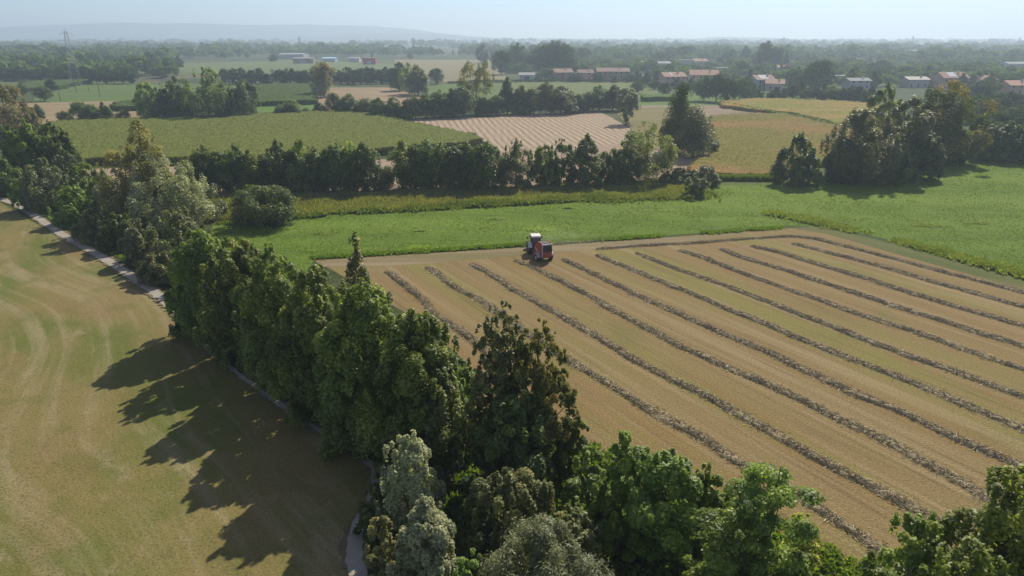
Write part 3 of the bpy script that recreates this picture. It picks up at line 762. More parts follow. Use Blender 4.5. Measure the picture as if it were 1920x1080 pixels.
def pts_line(px, n, width, seed):
    rs = np.random.RandomState(seed); P = [np.array(G(*q)) for q in px]; seg = [0]
    for a, b in zip(P[:-1], P[1:]): seg.append(seg[-1] + np.linalg.norm(b - a))
    s = rs.rand(n) * seg[-1]
    x = np.interp(s, seg, [q[0] for q in P]); y = np.interp(s, seg, [q[1] for q in P])
    k = (vnoise(s, s * 0, 5, seed) > .28)
    o = rs.randn(n, 2) * width / 2
    return (np.c_[x, y] + o)[k]

LM['paleweed'] = leaf_mat('pale_weed', (.120, .165, .075), (.200, .250, .130), (.28, .31, .2), trans=.4, rough=.9, spec=.1)
LM['weed'] = leaf_mat('weed_green', (.085, .130, .036), (.170, .225, .075), (.26, .29, .15), trans=.42, rough=.9, spec=.1)
LM['meadow'] = leaf_mat('meadow_grass', (.065, .108, .018), (.115, .168, .028), (.16, .20, .06), trans=.35, rough=.9, spec=.1)
LM['drygrass'] = leaf_mat('dry_grass', (.085, .102, .038), (.150, .155, .062), (.21, .19, .10), trans=.4, rough=.9, spec=.1)
LM['bankweed'] = leaf_mat('bank_weed', (.055, .090, .026), (.115, .160, .048), (.17, .20, .08), trans=.4, rough=.9, spec=.1)
LM['loosehay'] = leaf_mat('loose_hay', (.13, .10, .045), (.23, .18, .095), (.28, .23, .13), trans=.1, rough=.9, spec=.05)
LM['lawn'] = leaf_mat('mown_turf', (.100, .100, .030), (.150, .130, .055), (.22, .19, .11), trans=.15)

pm = pts_poly(MEADOW, 52000, 11); scatter('meadow_grass', pm, np.full(len(pm), .14) * (.5 + vnoise(pm[:, 0], pm[:, 1], 3, 2)), .07, LM['meadow'], 'short bright green grass tufts of the big meadow', 12, lean=.7)
ps = pts_poly(STRIP, 26000, 13); scatter('tall_grass', ps, np.full(len(ps), .75) * (.5 + vnoise(ps[:, 0], ps[:, 1], 4, 3)), .10, LM['drygrass'], 'tall dry grass strip in front of the dark tree row', 14, lean=.3)
pw = np.concatenate([pts_line([(420, 420), (560, 408), (700, 400)], 1500, 1.2, 21), pts_line([(640, 400), (800, 392), (1000, 380), (1120, 374)], 5200, 1.6, 22), pts_line([(1120, 376), (1220, 370), (1330, 366)], 3200, 3.0, 23)])
scatter('bank_weeds', pw, np.full(len(pw), 1.0) * (.35 + .9 * vnoise(pw[:, 0], pw[:, 1], 3, 5)), .18, LM['bankweed'], 'dark green weeds along the ditch at the top of the meadow', 24, lean=.5, cat='weeds')
pw = np.concatenate([pts_line([(1452, 402), (1500, 410), (1560, 424), (1600, 432)], 2600, 2.0, 25), pts_line([(1590, 432), (1700, 456), (1800, 484), (1920, 517), (2300, 620)], 16000, 1.5, 26)])
scatter('verge_weeds', pw, np.full(len(pw), .8) * (.35 + .9 * vnoise(pw[:, 0], pw[:, 1], 2.5, 6)), .15, LM['weed'], 'tall light green weeds on the verge between hay field and meadow', 27, lean=.5, cat='weeds')
pl = np.concatenate([pts_line([(590, 484), (700, 478), (800, 472), (1000, 458), (1200, 446), (1460, 428)], 7000, .7, 28)])
scatter('edge_grass', pl, np.full(len(pl), .45), .13, LM['meadow'], 'longer green grass along the mown edge behind the tractor', 29, cat='grass')
pc_ = pts_line([(1322, 338), (1460, 339)], 3800, .7, 61)
scatter('crop_edge', pc_, np.full(len(pc_), 1.35), .14, LM['meadow'], 'green leafy front edge of the ripening crop above the meadow', 62, lean=.25, cat='crop')
# patches of taller weeds in the meadow
def patch(cx, cy, wx, n, mat, hgt, seed, label):
    x, y = G(cx, cy); rs = np.random.RandomState(seed); r = wx * dep(y) / FPX / 2
    P = np.c_[x + rs.randn(n) * r * .5, y + rs.randn(n) * r * .16]
    h = hgt * np.exp(-((P[:, 0] - x) / r) ** 2) + .1
    scatter('weed_patch', P, h * .7, .14, LM[mat], label, seed + 1, lean=1.1, cat='weeds')
patch(790, 468, 66, 900, 'weed', .9, 41, 'low green weed clump on the mown edge left of the tractor')
patch(705, 470, 50, 500, 'paleweed', .5, 42, 'pale weed patch at the meadow edge behind the spire tree')
patch(790, 433, 30, 300, 'paleweed', .5, 43, 'small pale weed patch in the middle of the meadow')
patch(605, 438, 50, 500, 'paleweed', .4, 44, 'pale weed patch in the meadow right of the lone bush')
patch(930, 411, 34, 300, 'paleweed', .5, 45, 'small pale weed patch below the ditch weeds')
patch(1010, 431, 60, 400, 'paleweed', .45, 46, 'pale weed patch behind the tractor cab')
patch(1740, 423, 70, 500, 'paleweed', .5, 47, 'whitish weed patch in the right part of the meadow')
patch(1835, 419, 50, 300, 'paleweed', .4, 48, 'whitish weed streak near the right edge of the meadow')
patch(1066, 391, 26, 260, 'paleweed', .6, 49, 'small round weed clump just below the ditch')
# loose hay and short stubble
ph = pts_poly([q for q in HAY], 60000, 31); scatter('loose_hay', ph, np.full(len(ph), .22), .018, LM['loosehay'], 'loose wisps of cut hay scattered over the stubble', 32, nb=1, flat=True, cat='hay')
pu = pts_poly([G(*q) for q in [(-900, 330), (0, 385), (200, 500), (320, 582), (560, 790), (690, 880), (650, 1010), (650, 1500), (-900, 1500)]], 60000, 33)
scatter('mown_turf', pu, np.full(len(pu), .20) * (.5 + vnoise(pu[:, 0], pu[:, 1], 2, 9)), .022, LM['lawn'], 'short mown turf with dry clippings left of the gravel path', 34, nb=1, flat=True, cat='grass')
pr = pts_poly([G(*q) for q in [(0, 360), (330, 545), (700, 855), (720, 1000), (690, 1500), (2300, 1500), (1500, 990), (1100, 830), (600, 540), (430, 465), (380, 440), (200, 330)]], 26000, 35)
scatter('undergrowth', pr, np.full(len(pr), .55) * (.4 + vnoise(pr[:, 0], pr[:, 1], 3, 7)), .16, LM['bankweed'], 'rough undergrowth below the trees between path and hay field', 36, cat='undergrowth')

# ------------------------------------------------------------------ foreground trees
PL = dict(ncl=300, nlf=66000, leaf=.145, cl=.092, z0=.02, shoots=.45, stretch=1.25)
PR = 'row of plane trees along the gravel path'
ROWT = [(384, 632, 420, 156), (450, 672, 436, 156), (522, 722, 458, 176), (602, 776, 488, 194), (692, 832, 516, 226), (778, 868, 568, 214)]
PLAB = ['far end tree of the tall green row beside the path, leftmost against the meadow', 'tall green row tree, second from the far left end of the path row',
        'tall green row tree, third from the far left end of the path row', 'tall green row tree in the middle, left of the slender spire tree',
        'broad tall green row tree directly in front of the slender spire tree', 'nearest and broadest tall green row tree, left of the ivy-clad sparse tree']
for i, (cx, b, t, w) in enumerate(ROWT):
    tree(cx, b, t, w, 'oval', 'plane', PLAB[i], 'plane_tree', group=PR, near=PL)
tree(848, 838, 652, 125, 'oval', 'plane', 'smaller bright green tree filling the right end of the path row', 'plane_tree', group=PR, near=dict(PL, nlf=20000, ncl=120))
tree(812, 905, 745, 120, 'oval', 'grey', 'speckled grey green bush with reddish base under the end of the path row', 'bush', 'bush', near=dict(ncl=80, nlf=11000, leaf=.15, z0=.0, shoots=.6))
tree(672, 650, 438, 100, 'spire', 'sparse', 'slender pointed tree rising behind the path row with a yellowish tip', 'poplar_tree', near=dict(ncl=90, nlf=7500, leaf=.18, cl=.22, z0=.1, shoots=.9, open_=.3))
# tall sparse ivy clad tree: two stems
tree(942, 900, 556, 130, 'column', 'sparse', 'tall ivy-clad tree with sparse brownish top, left one of the pair before the windrows', 'ash_tree', near=dict(ncl=330, nlf=46000, leaf=.125, cl=.085, z0=.02, shoots=.55, open_=.35, limbs=16, top=.92))
tree(1010, 893, 592, 138, 'column', 'gold', 'tall tree with airy yellow green top, right stem of the ivy-clad pair', 'ash_tree', near=dict(ncl=330, nlf=46000, leaf=.125, cl=.085, z0=.02, shoots=.55, open_=.35, limbs=16, top=.92))
tree(965, 935, 735, 150, 'round', 'dark', 'dark ivy mass wrapped around the foot of the sparse tall pair', 'ivy_thicket', 'thicket', near=dict(ncl=110, nlf=19000, leaf=.15, z0=0))
tree(1082, 905, 775, 80, 'oval', 'plane', 'light green bushy tree just right of the ivy-clad pair', 'maple_tree', near=dict(ncl=60, nlf=9000, leaf=.16, z0=.02, shoots=.6))
# lower right maples
tree(1110, 1010, 838, 120, 'oval', 'plane', 'bright green tree left of the pointed maple at the lower centre', 'maple_tree', near=dict(ncl=90, nlf=16000, leaf=.14, z0=.02, shoots=.7))
tree(1165, 1035, 787, 110, 'cone', 'oak', 'maple with the highest pointed green tip at the lower centre', 'maple_tree', near=dict(ncl=110, nlf=18000, leaf=.14, z0=.02, shoots=.7))
tree(1225, 1045, 845, 170, 'round', 'plane', 'broad maple with glossy blue green leaves right of the pointed one', 'maple_tree', near=dict(ncl=140, nlf=28000, leaf=.14, z0=.02, shoots=.5))
tree(1322, 1035, 868, 105, 'oval', 'oak', 'narrow green maple with upright shoots left of the feathery tree', 'maple_tree', near=dict(ncl=90, nlf=15000, leaf=.14, z0=.02, shoots=.7))
# feathery locust and neighbours
tree(1435, 1150, 868, 165, 'vase', 'plane', 'feathery locust tree whose flat spreading layers overlap the windrows', 'locust_tree', near=dict(ncl=70, nlf=20000, leaf=.11, cl=.15, z0=.1, shoots=.1, flat=.45, open_=.3, limbs=18, top=.95))
tree(1360, 1180, 935, 175, 'round', 'plane', 'lower feathery locust tree spreading to the left of the tall one', 'locust_tree', near=dict(ncl=90, nlf=22000, leaf=.11, cl=.14, z0=.05, shoots=.1, flat=.5, limbs=12))
tree(1508, 1075, 958, 70, 'round', 'yellow', 'small bright yellow green locust sapling at the hay field edge', 'locust_sapling', near=dict(ncl=40, nlf=5000, leaf=.11, z0=.1, flat=.6, open_=.2))
tree(1490, 1190, 1035, 130, 'shrub', 'oak', 'glossy green shrub at the bottom edge below the yellow sapling', 'shrub', 'shrub', near=dict(ncl=60, nlf=12000, leaf=.10, z0=0, shoots=.6))
# oaks at lower right
OK_ = dict(ncl=150, nlf=42000, leaf=.12, cl=.13, z0=.05, shoots=.6, inner=.3, limbs=20)
tree(1880, 1330, 872, 255, 'round', 'oak', 'big oak filling the bottom right corner of the view', 'oak_tree', near=dict(OK_, nlf=60000, leaf=.125, ncl=220))
tree(1690, 1330, 962, 190, 'round', 'oak', 'oak with bare pale twigs left of the big corner oak', 'oak_tree', bark=BARK_PALE, near=dict(OK_, open_=.15))
tree(1790, 1420, 1010, 220, 'round', 'oak', 'low oak crown between the two bottom right oaks', 'oak_tree', near=dict(OK_, nlf=30000))
# willows and shrubs at the lower centre
WIL = dict(ncl=130, nlf=30000, leaf=.11, cl=.13, z0=0, shoots=.55, stretch=1.3)
tree(768, 985, 806, 128, 'oval', 'willow', 'silvery willow in the shade of the path row, above the other willow', 'willow_tree', near=dict(WIL, z0=.0))
tree(798, 1130, 928, 140, 'oval', 'willow', 'pale silvery willow at the bottom beside the gravel path', 'willow_tree', near=dict(WIL, nlf=36000))
tree(715, 960, 868, 60, 'shrub', 'grey', 'spiky olive shrub left of the upper silvery willow', 'shrub', 'shrub', near=dict(ncl=40, nlf=5000, leaf=.13, z0=0, shoots=.9))
tree(705, 1010, 922, 88, 'shrub', 'dark', 'dark green laurel-like shrub leaning over the path', 'shrub', 'shrub', near=dict(ncl=50, nlf=8000, leaf=.13, z0=0, shoots=.6))
tree(716, 1080, 968, 80, 'shrub', 'olive', 'yellowish olive shrub beside the lower end of the path', 'shrub', 'shrub', near=dict(ncl=50, nlf=9000, leaf=.11, z0=0, shoots=.5))
tree(955, 1045, 890, 165, 'round', 'dull', 'tangled olive green thicket below the ivy-clad pair', 'thicket', 'thicket', near=dict(ncl=110, nlf=24000, leaf=.11, z0=0, shoots=.7))
tree(1075, 1085, 960, 130, 'shrub', 'dull', 'dull green thicket between the tangled one and the maples', 'thicket', 'thicket', near=dict(ncl=90, nlf=16000, leaf=.11, z0=0, shoots=.5))
tree(1015, 1215, 985, 245, 'round', 'grey', 'weeping grey green willow at the bottom centre', 'willow_tree', near=dict(ncl=150, nlf=46000, leaf=.12, cl=.12, z0=0, shoots=.2, droop=.16))
tree(880, 1190, 1025, 90, 'shrub', 'bright', 'fresh green shrub between the two bottom willows', 'shrub', 'shrub', near=dict(ncl=50, nlf=10000, leaf=.10, z0=0, shoots=.6))

# ------------------------------------------------------------------ left bank shrubs and trees
MIDN = dict(ncl=90, nlf=12000, leaf=.24, z0=.0, shoots=.5)
def nb(cx, b, t, w, kind, mat, label, name, cat='tree', **k): return tree(cx, b, t, w, kind, mat, label, name, cat, near=dict(MIDN, **k))
nb(8, 268, 152, 95, 'oval', 'olive', 'olive yellow poplar cut by the left edge of the view', 'poplar_tree', leaf=.3)
nb(45, 265, 190, 55, 'oval', 'olive', 'lower olive poplar right of the one cut by the left edge', 'poplar_tree', leaf=.3, nlf=6000)
nb(22, 350, 232, 70, 'oval', 'dark', 'dark green tree behind the shrubs, left of the two dense ones', 'alder_tree', leaf=.28)
nb(62, 348, 222, 80, 'oval', 'plane', 'dense green tree in the middle of the left clump', 'alder_tree', leaf=.28)
nb(104, 345, 226, 76, 'oval', 'dark', 'dense dark green tree at the right of the left clump', 'alder_tree', leaf=.28)
nb(10, 366, 300, 64, 'shrub', 'dark', 'dark shrub at the left edge beside the start of the path', 'shrub', 'shrub', nlf=7000)
nb(84, 392, 297, 86, 'oval', 'grey', 'grey green willow shrub with feathery upright shoots above the path', 'willow_shrub', 'shrub')
nb(40, 395, 335, 40, 'shrub', 'bright', 'small light green shrub left of the feathery willow shrub', 'shrub', 'shrub', nlf=4000)
nb(126, 362, 280, 56, 'oval', 'grey', 'grey leafy bush behind the feathery willow shrub', 'bush', 'bush', nlf=8000)
nb(166, 388, 303, 62, 'round', 'bright', 'bright green round tree left of the tall olive poplar', 'alder_tree', nlf=9000)
nb(138, 418, 350, 74, 'shrub', 'bright', 'yellow green bush above the bend of the path', 'bush', 'bush', nlf=9000)
nb(272, 425, 214, 118, 'cone', 'olive', 'tall olive yellow poplar above the silvery willow', 'poplar_tree', nlf=22000, ncl=150, leaf=.2, shoots=.6, open_=.2)
nb(240, 425, 268, 110, 'oval', 'olive', 'broad lower olive tree left of the tall poplar tip', 'poplar_tree', nlf=15000, leaf=.2, shoots=.4)
nb(205, 412, 332, 55, 'round', 'willow', 'small silvery willow left of the olive poplar', 'willow_tree', nlf=8000, leaf=.18)
nb(318, 432, 297, 118, 'round', 'willow', 'big silvery willow leaning right of the olive poplar', 'willow_tree', nlf=22000, ncl=130, leaf=.18)
nb(375, 410, 338, 78, 'shrub', 'grey', 'pale grey green willow bush right of the silvery willow', 'willow_bush', 'bush', nlf=9000, leaf=.18)
nb(186, 450, 392, 74, 'shrub', 'dull', 'dull dark bush under the yellow green one beside the path', 'bush', 'bush', nlf=10000)
nb(224, 466, 400, 66, 'shrub', 'dark', 'dark bush between the dull bush and the sage green shrub', 'bush', 'bush', nlf=9000)
nb(262, 490, 412, 72, 'oval', 'grey', 'sage green shrub with spiky shoots below the silvery willow', 'shrub', 'shrub', leaf=.17)
nb(332, 500, 393, 108, 'shrub', 'dull', 'wide olive dark bush in front of the silvery willow', 'bush', 'bush', nlf=15000, leaf=.2)
nb(306, 526, 472, 78, 'shrub', 'dull', 'low green bush between the sage shrub and the path row', 'bush', 'bush', leaf=.18)
nb(346, 545, 486, 44, 'shrub', 'grey', 'small grey green bush against the first tree of the path row', 'bush', 'bush', nlf=6000, leaf=.18)
nb(493, 421, 350, 108, 'round', 'dark', 'lone round dark green bush on the meadow', 'bush', 'bush', nlf=15000, ncl=110, leaf=.2, shoots=.2, z0=0)

# ------------------------------------------------------------------ dark tree row between meadow and fields
RG = 'dark tree row behind the meadow'
rowx = [(357, 290, 44), (384, 272, 46), (413, 283, 40), (441, 270, 46), (468, 282, 42), (497, 290, 36), (521, 262, 42), (546, 280, 40), (566, 262, 46), (590, 276, 36), (612, 280, 38), (634, 264, 42), (658, 262, 42), (684, 264, 42)]
for i, (cx, t, w) in enumerate(rowx):
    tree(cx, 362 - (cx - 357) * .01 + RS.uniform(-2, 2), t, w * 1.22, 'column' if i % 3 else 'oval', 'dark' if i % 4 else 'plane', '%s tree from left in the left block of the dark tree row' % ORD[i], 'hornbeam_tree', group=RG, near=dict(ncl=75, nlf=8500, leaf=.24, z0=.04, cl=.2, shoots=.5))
tree(718, 356, 318, 34, 'shrub', 'dark', 'small dark bush in the gap of the dark tree row', 'bush', 'bush', lod=1)
rowx = [(752, 264, 44), (778, 272, 40), (800, 262, 46), (826, 266, 42), (850, 274, 38), (872, 266, 42), (893, 276, 36), (914, 262, 44)]
for i, (cx, t, w) in enumerate(rowx):
    tree(cx, 356 + RS.uniform(-2, 2), t, w * 1.2, 'column' if i % 3 else 'oval', 'dark' if i % 3 else 'plane', '%s tree right of the gap in the dark tree row' % ORD[i], 'hornbeam_tree', group=RG, near=dict(ncl=75, nlf=8500, leaf=.24, z0=.06, cl=.2, shoots=.5))
for cx, b, t, w, kd, mt, lb in [(968, 352, 260, 72, 'oval', 'dull', 'separate rounded tree right of the long block in the dark row'),
     (1022, 350, 270, 58, 'column', 'plane', 'left of the two slim trees in front of the straw field'),
     (1053, 350, 260, 56, 'column', 'dark', 'right of the two slim trees in front of the straw field'),
     (1099, 350, 248, 72, 'cone', 'dark', 'airy conical tree with layered branches in the dark row'),
     (1138, 346, 282, 60, 'oval', 'dark', 'low dark tree between the conical one and the big round one'),
     (1172, 345, 262, 60, 'oval', 'plane', 'left shoulder of the biggest tree at the right end of the dark row'),
     (1214, 342, 226, 98, 'oval', 'oak', 'biggest leafy green tree at the right end of the dark row')]:
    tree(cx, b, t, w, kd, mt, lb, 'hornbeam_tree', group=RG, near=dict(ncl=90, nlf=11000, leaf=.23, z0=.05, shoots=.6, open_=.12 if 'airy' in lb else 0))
for cx, b, t, w, mt, lb in [(1272, 346, 312, 30, 'dark', 'small dark round bush right of the dark row'), (1250, 345, 322, 26, 'dull', 'low dull bush at the foot of the biggest row tree'),
     (1298, 345, 318, 34, 'grey', 'small grey green bush between the dark bush and the sallow'), (1322, 348, 310, 46, 'grey', 'rounded grey green sallow bush at the crop corner')]:
    tree(cx, b, t, w, 'shrub', mt, lb, 'bush', 'bush', near=dict(ncl=40, nlf=4000, leaf=.22, z0=0))
tree(1303, 369, 330, 38, 'round', 'dull', 'small tree standing alone at the tip of the rough grass strip', 'hawthorn_tree', near=dict(ncl=40, nlf=4500, leaf=.18, z0=.2))

# ------------------------------------------------------------------ trees right of centre and right grove
def md(cx, b, t, w, kind, mat, label, name='tree', cat='tree', lod=1, group=None, **k):
    return tree(cx, b, t, w, kind, mat, label, name, cat, group=group, near=dict(dict(ncl=100, nlf=10000, leaf=.28, z0=.03, shoots=.5), **k)) if k.get('n', 1) and w > 40 else tree(cx, b, t, w, kind, mat, label, name, cat, group=group, lod=lod)
md(1276, 290, 152, 52, 'column', 'fg', 'tallest columnar poplar behind the straw field corner', 'poplar_tree', cl=.3)
md(1303, 295, 196, 56, 'column', 'dull', 'second poplar leaning against the tallest columnar one', 'poplar_tree', cl=.25)
md(1330, 291, 258, 32, 'round', 'dark', 'low dark bush at the right foot of the poplar pair', 'bush', 'bush')
md(1258, 285, 222, 42, 'oval', 'fg', 'small tree at the left foot of the tallest columnar poplar', 'tree')
md(1176, 233, 166, 42, 'vase', 'grey', 'greyish shimmering willow at the straw field corner', 'willow_tree')
md(1500, 345, 247, 84, 'cone', 'dark', 'dark conical tree standing apart left of the right grove', 'hornbeam_tree', nlf=15000)
GR = 'right grove beside the meadow'
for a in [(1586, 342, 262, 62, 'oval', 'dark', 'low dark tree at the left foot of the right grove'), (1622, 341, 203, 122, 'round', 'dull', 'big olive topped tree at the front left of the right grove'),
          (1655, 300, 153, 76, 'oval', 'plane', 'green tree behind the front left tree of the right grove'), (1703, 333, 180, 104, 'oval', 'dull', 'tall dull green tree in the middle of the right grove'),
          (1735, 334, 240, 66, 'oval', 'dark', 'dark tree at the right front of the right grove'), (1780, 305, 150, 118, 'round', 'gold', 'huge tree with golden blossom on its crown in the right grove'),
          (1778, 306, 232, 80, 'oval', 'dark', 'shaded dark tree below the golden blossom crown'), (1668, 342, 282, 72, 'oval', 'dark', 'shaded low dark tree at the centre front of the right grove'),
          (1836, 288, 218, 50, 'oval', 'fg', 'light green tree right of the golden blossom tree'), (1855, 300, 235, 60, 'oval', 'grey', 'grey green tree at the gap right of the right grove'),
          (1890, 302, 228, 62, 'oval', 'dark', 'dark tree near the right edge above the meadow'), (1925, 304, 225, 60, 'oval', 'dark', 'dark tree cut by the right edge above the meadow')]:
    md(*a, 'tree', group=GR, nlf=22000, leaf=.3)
md(1685, 336, 266, 42, 'round', 'willow', 'small silvery willow in front of the right grove', 'willow_tree', nlf=6000)

# ------------------------------------------------------------------ mid-left grove and hedges
GL = 'left grove between the pale field and the maize'
for a in [(277, 225, 150, 52, 'oval', 'plane', 'leftmost tree of the left grove'), (303, 226, 152, 44, 'oval', 'dark', 'second tree from the left in the left grove'),
          (330, 226, 142, 54, 'oval', 'dark', 'third tree from the left in the left grove'), (352, 225, 165, 40, 'oval', 'dark', 'low tree just left of the tallest in the left grove'),
          (385, 226, 122, 84, 'oval', 'plane', 'tallest and broadest tree of the left grove'), (418, 225, 158, 30, 'oval', 'dull', 'narrow tree right of the tallest in the left grove'),
          (453, 223, 150, 58, 'round', 'dark', 'rounded tree at the right end of the left grove')]:
    md(*a, 'tree', group=GL, nlf=14000, leaf=.32)
for cx, b, t, w, kd, mt, lb in [(150, 231, 191, 36, 'round', 'dark', 'left of the dark trio of small trees in the pale field'), (172, 231, 196, 28, 'round', 'dark', 'middle of the dark trio of small trees in the pale field'),
     (194, 231, 191, 34, 'cone', 'dark', 'right of the dark trio of small trees in the pale field'), (232, 229, 206, 24, 'round', 'plane', 'small light green tree left of the left grove'),
     (120, 231, 208, 24, 'round', 'fg', 'small pale sapling left of the dark trio'), (94, 171, 146, 18, 'column', 'dark', 'small dark columnar yew in the green field'),
     (80, 190, 161, 28, 'round', 'dark', 'small dark round tree in the green field left of the pylon'), (40, 180, 160, 18, 'round', 'fd', 'tiny dark tree left of the round one in the green field'),
     (70, 226, 195, 22, 'oval', 'dark', 'thin dark tree right of the olive poplars'),
     (605, 182, 116, 38, 'vase', 'olive', 'brownish half dry tree behind the maize plot'), (600, 183, 144, 32, 'oval', 'willow', 'pale silvery tree at the foot of the brownish one'),
     (748, 170, 115, 34, 'oval', 'fd', 'left tree of the trio at the stubble field'), (766, 177, 117, 42, 'oval', 'plane', 'middle tree of the trio at the stubble field'), (783, 179, 120, 38, 'oval', 'dull', 'right tree of the trio at the stubble field'),
     (818, 158, 128, 28, 'round', 'fd', 'dark round tree right of the trio at the stubble field'),
     (892, 214, 112, 58, 'vase', 'gold', 'tall olive tree with sunlit open crown rising from the hedge'), (951, 214, 143, 26, 'column', 'dark', 'ivy-clad dark stump tree right of the tall olive tree'),
     (1228, 168, 151, 20, 'round', 'fd', 'small dark tree on the lawn left of the farmhouse'), (1246, 178, 156, 24, 'round', 'fd', 'dark round tree on the lawn below the pink farmhouse'), (1195, 175, 152, 22, 'round', 'fg', 'small tree above the greyish willow')]:
    md(cx, b, t, w, kd, mt, lb, 'bush' if 'bush' in lb else 'tree', lod=1)
HG = 'mid hedge between the maize and the straw field'
hx = [(528, 220, 196, 22, 'dark'), (546, 219, 186, 30, 'plane'), (572, 217, 202, 20, 'dull'), (598, 216, 190, 22, 'dark'), (624, 215, 173, 22, 'dull'), (636, 215, 190, 18, 'fg'), (653, 216, 174, 28, 'dark'), (672, 217, 192, 20, 'fd'),
      (688, 218, 184, 28, 'dark'), (710, 223, 183, 30, 'fg'), (738, 224, 181, 30, 'dark'), (758, 224, 188, 26, 'fg'), (778, 223, 180, 34, 'dark'), (800, 222, 174, 36, 'dark'), (824, 221, 168, 36, 'dark'), (846, 220, 166, 36, 'fd'),
      (868, 219, 164, 38, 'dark'), (908, 217, 182, 32, 'fd'), (930, 216, 178, 28, 'fg'), (978, 214, 156, 36, 'dark'), (1002, 214, 164, 34, 'dull'), (1024, 214, 152, 32, 'fo'), (1052, 213, 160, 46, 'dark'), (1082, 211, 174, 34, 'fd'),
      (1104, 209, 172, 28, 'dark'), (1124, 208, 158, 32, 'dark'), (1150, 208, 158, 38, 'dark'), (1172, 208, 172, 26, 'fd')]
for i, (cx, b, t, w, mt) in enumerate(hx):
    tree(cx, b, t, w * 1.25, ['round', 'oval', 'oval', 'cone'][i % 4], mt, '%s small tree from the left in the hedge above the maize' % ORD[i], 'hedge_tree', group=HG, lod=1)
HL = 'straight dark tree line beyond the stubble'
xs = [420, 436, 452, 470, 486, 500, 518, 532, 545, 558, 572, 586, 624, 638, 650, 662, 674, 686, 700, 712, 724, 736]
for i, cx in enumerate(xs):
    tree(cx, 158 + RS.uniform(-1, 1), (127 if cx > 515 else 138 - (cx < 500) * 8) + RS.uniform(-3, 4), 21, 'column' if i % 2 else 'round', 'fd', '%s tree from the left in the straight dark line beyond the stubble' % ORD[i], 'hedge_tree', group=HL, lod=2)
HR = 'tree clump in front of the red roofed farmhouse'
for i, (cx, b, t, w, mt) in enumerate([(1322, 190, 142, 36, 'fg'), (1345, 191, 139, 38, 'fd'), (1366, 191, 148, 34, 'fd'), (1388, 188, 146, 34, 'fg'), (1408, 182, 155, 26, 'fg'), (1398, 172, 144, 24, 'fd')]):
    tree(cx, b, t, w * 1.1, 'round', mt, '%s tree from the left in the clump hiding the red roofed farmhouse' % ORD[i], 'tree', group=HR, lod=1)
for i, (cx, b, t, w, mt, lb) in enumerate([(1539, 168, 112, 52, 'fd', 'big dark round tree rising above the village houses'), (1438, 128, 76, 42, 'fd', 'tallest dark tree of the village skyline'), (1462, 128, 90, 30, 'fd', 'lower tree right of the tallest skyline tree'),
     (1392, 140, 112, 34, 'fg', 'light green round tree behind the red roofed houses'), (1040, 138, 77, 66, 'fd', 'largest dark tree group crown on the central skyline'), (1010, 132, 88, 40, 'fd', 'left part of the largest central skyline trees'), (1062, 132, 84, 34, 'fd', 'right part of the largest central skyline trees'),
     (970, 132, 80, 40, 'fg', 'pale tall rounded tree left of the central skyline trees'), (940, 140, 94, 34, 'fd', 'dark tree below the pale tall rounded one'), (904, 118, 83, 20, 'fd', 'slim tree left of the pale tall rounded one'),
     (1026, 150, 128, 30, 'fg', 'light green round tree beside the grey shed'), (1036, 152, 140, 12, 'fg', 'small conical shrub in front of the round tree by the shed'), (604, 100, 79, 20, 'fd', 'dark lone tree above the far warehouses'),
     (121, 118, 88, 30, 'fd', 'round dark tree at the foot of the big pylon'), (38, 105, 84, 34, 'fd', 'dark round tree on the left skyline'), (512, 115, 101, 16, 'fd', 'small dark round tree left of the white warehouse'),
     (1285, 116, 86, 34, 'fd', 'dark broad tree behind the pale village houses'), (1256, 116, 87, 30, 'fg', 'greenish broad tree left of the dark broad one'), (1700, 150, 125, 30, 'fd', 'domed dark tree above the golden blossom tree'),
     (1650, 138, 112, 36, 'fd', 'dark tree left of the domed one'), (1512, 186, 168, 24, 'fg', 'round light green garden tree at the crop edge'), (1470, 188, 165, 22, 'fd', 'garden tree left of the round light green one'),
     (1560, 190, 162, 34, 'fo', 'brownish green garden tree at the crop edge'), (1583, 192, 166, 30, 'fd', 'dark garden tree right of the brownish one'), (1605, 194, 160, 30, 'fd', 'dark garden tree left of the right grove'),
     (1842, 185, 150, 44, 'fd', 'dark domed tree behind the right grove'), (1895, 205, 172, 50, 'fd', 'dark broad tree near the right edge behind the lawn'), (1850, 230, 182, 56, 'fo', 'brownish green tree right of the golden blossom tree'),
     (1870, 240, 208, 50, 'fg', 'green bushy tree beside the lawn')]):
    tree(cx, b, t, w * 1.08, 'cone' if 'conical' in lb else ('oval' if i % 2 else 'round'), mt, lb, 'tree', lod=1 if w > 30 else 2)

# ------------------------------------------------------------------ village and wood trees, scattered by band
SCR = np.random.RandomState(77)
def band(n, x0, x1, yfun, hr, group, label, mats=('fd', 'fd', 'fg', 'fo')):
    L = []
    for _ in range(n):
        x = SCR.uniform(x0, x1); Y = yfun(x); L.append((x, Y))
    L.sort(key=lambda q: q[0])
    for i, (x, Y) in enumerate(L):
        h = SCR.uniform(*hr); px = h * FPX / dep(GY(Y))
        top = Y - px * .97
        kd = ['round', 'oval', 'round', 'cone', 'column'][SCR.randint(5)]
        w = px * {'round': .95, 'oval': .75, 'cone': .6, 'column': .35}[kd]
        tree(x, Y, top, w, kd, mats[SCR.randint(len(mats))], label + ', ' + ORD[i] + ' from left', 'tree', group=group, lod=2)
band(34, -40, 335, lambda x: SCR.uniform(112, 151 if x < 170 else 156), (9, 15), 'far wood at the left', 'hazy dark tree inside the far left wood', ('fd', 'fd', 'fd', 'fg'))
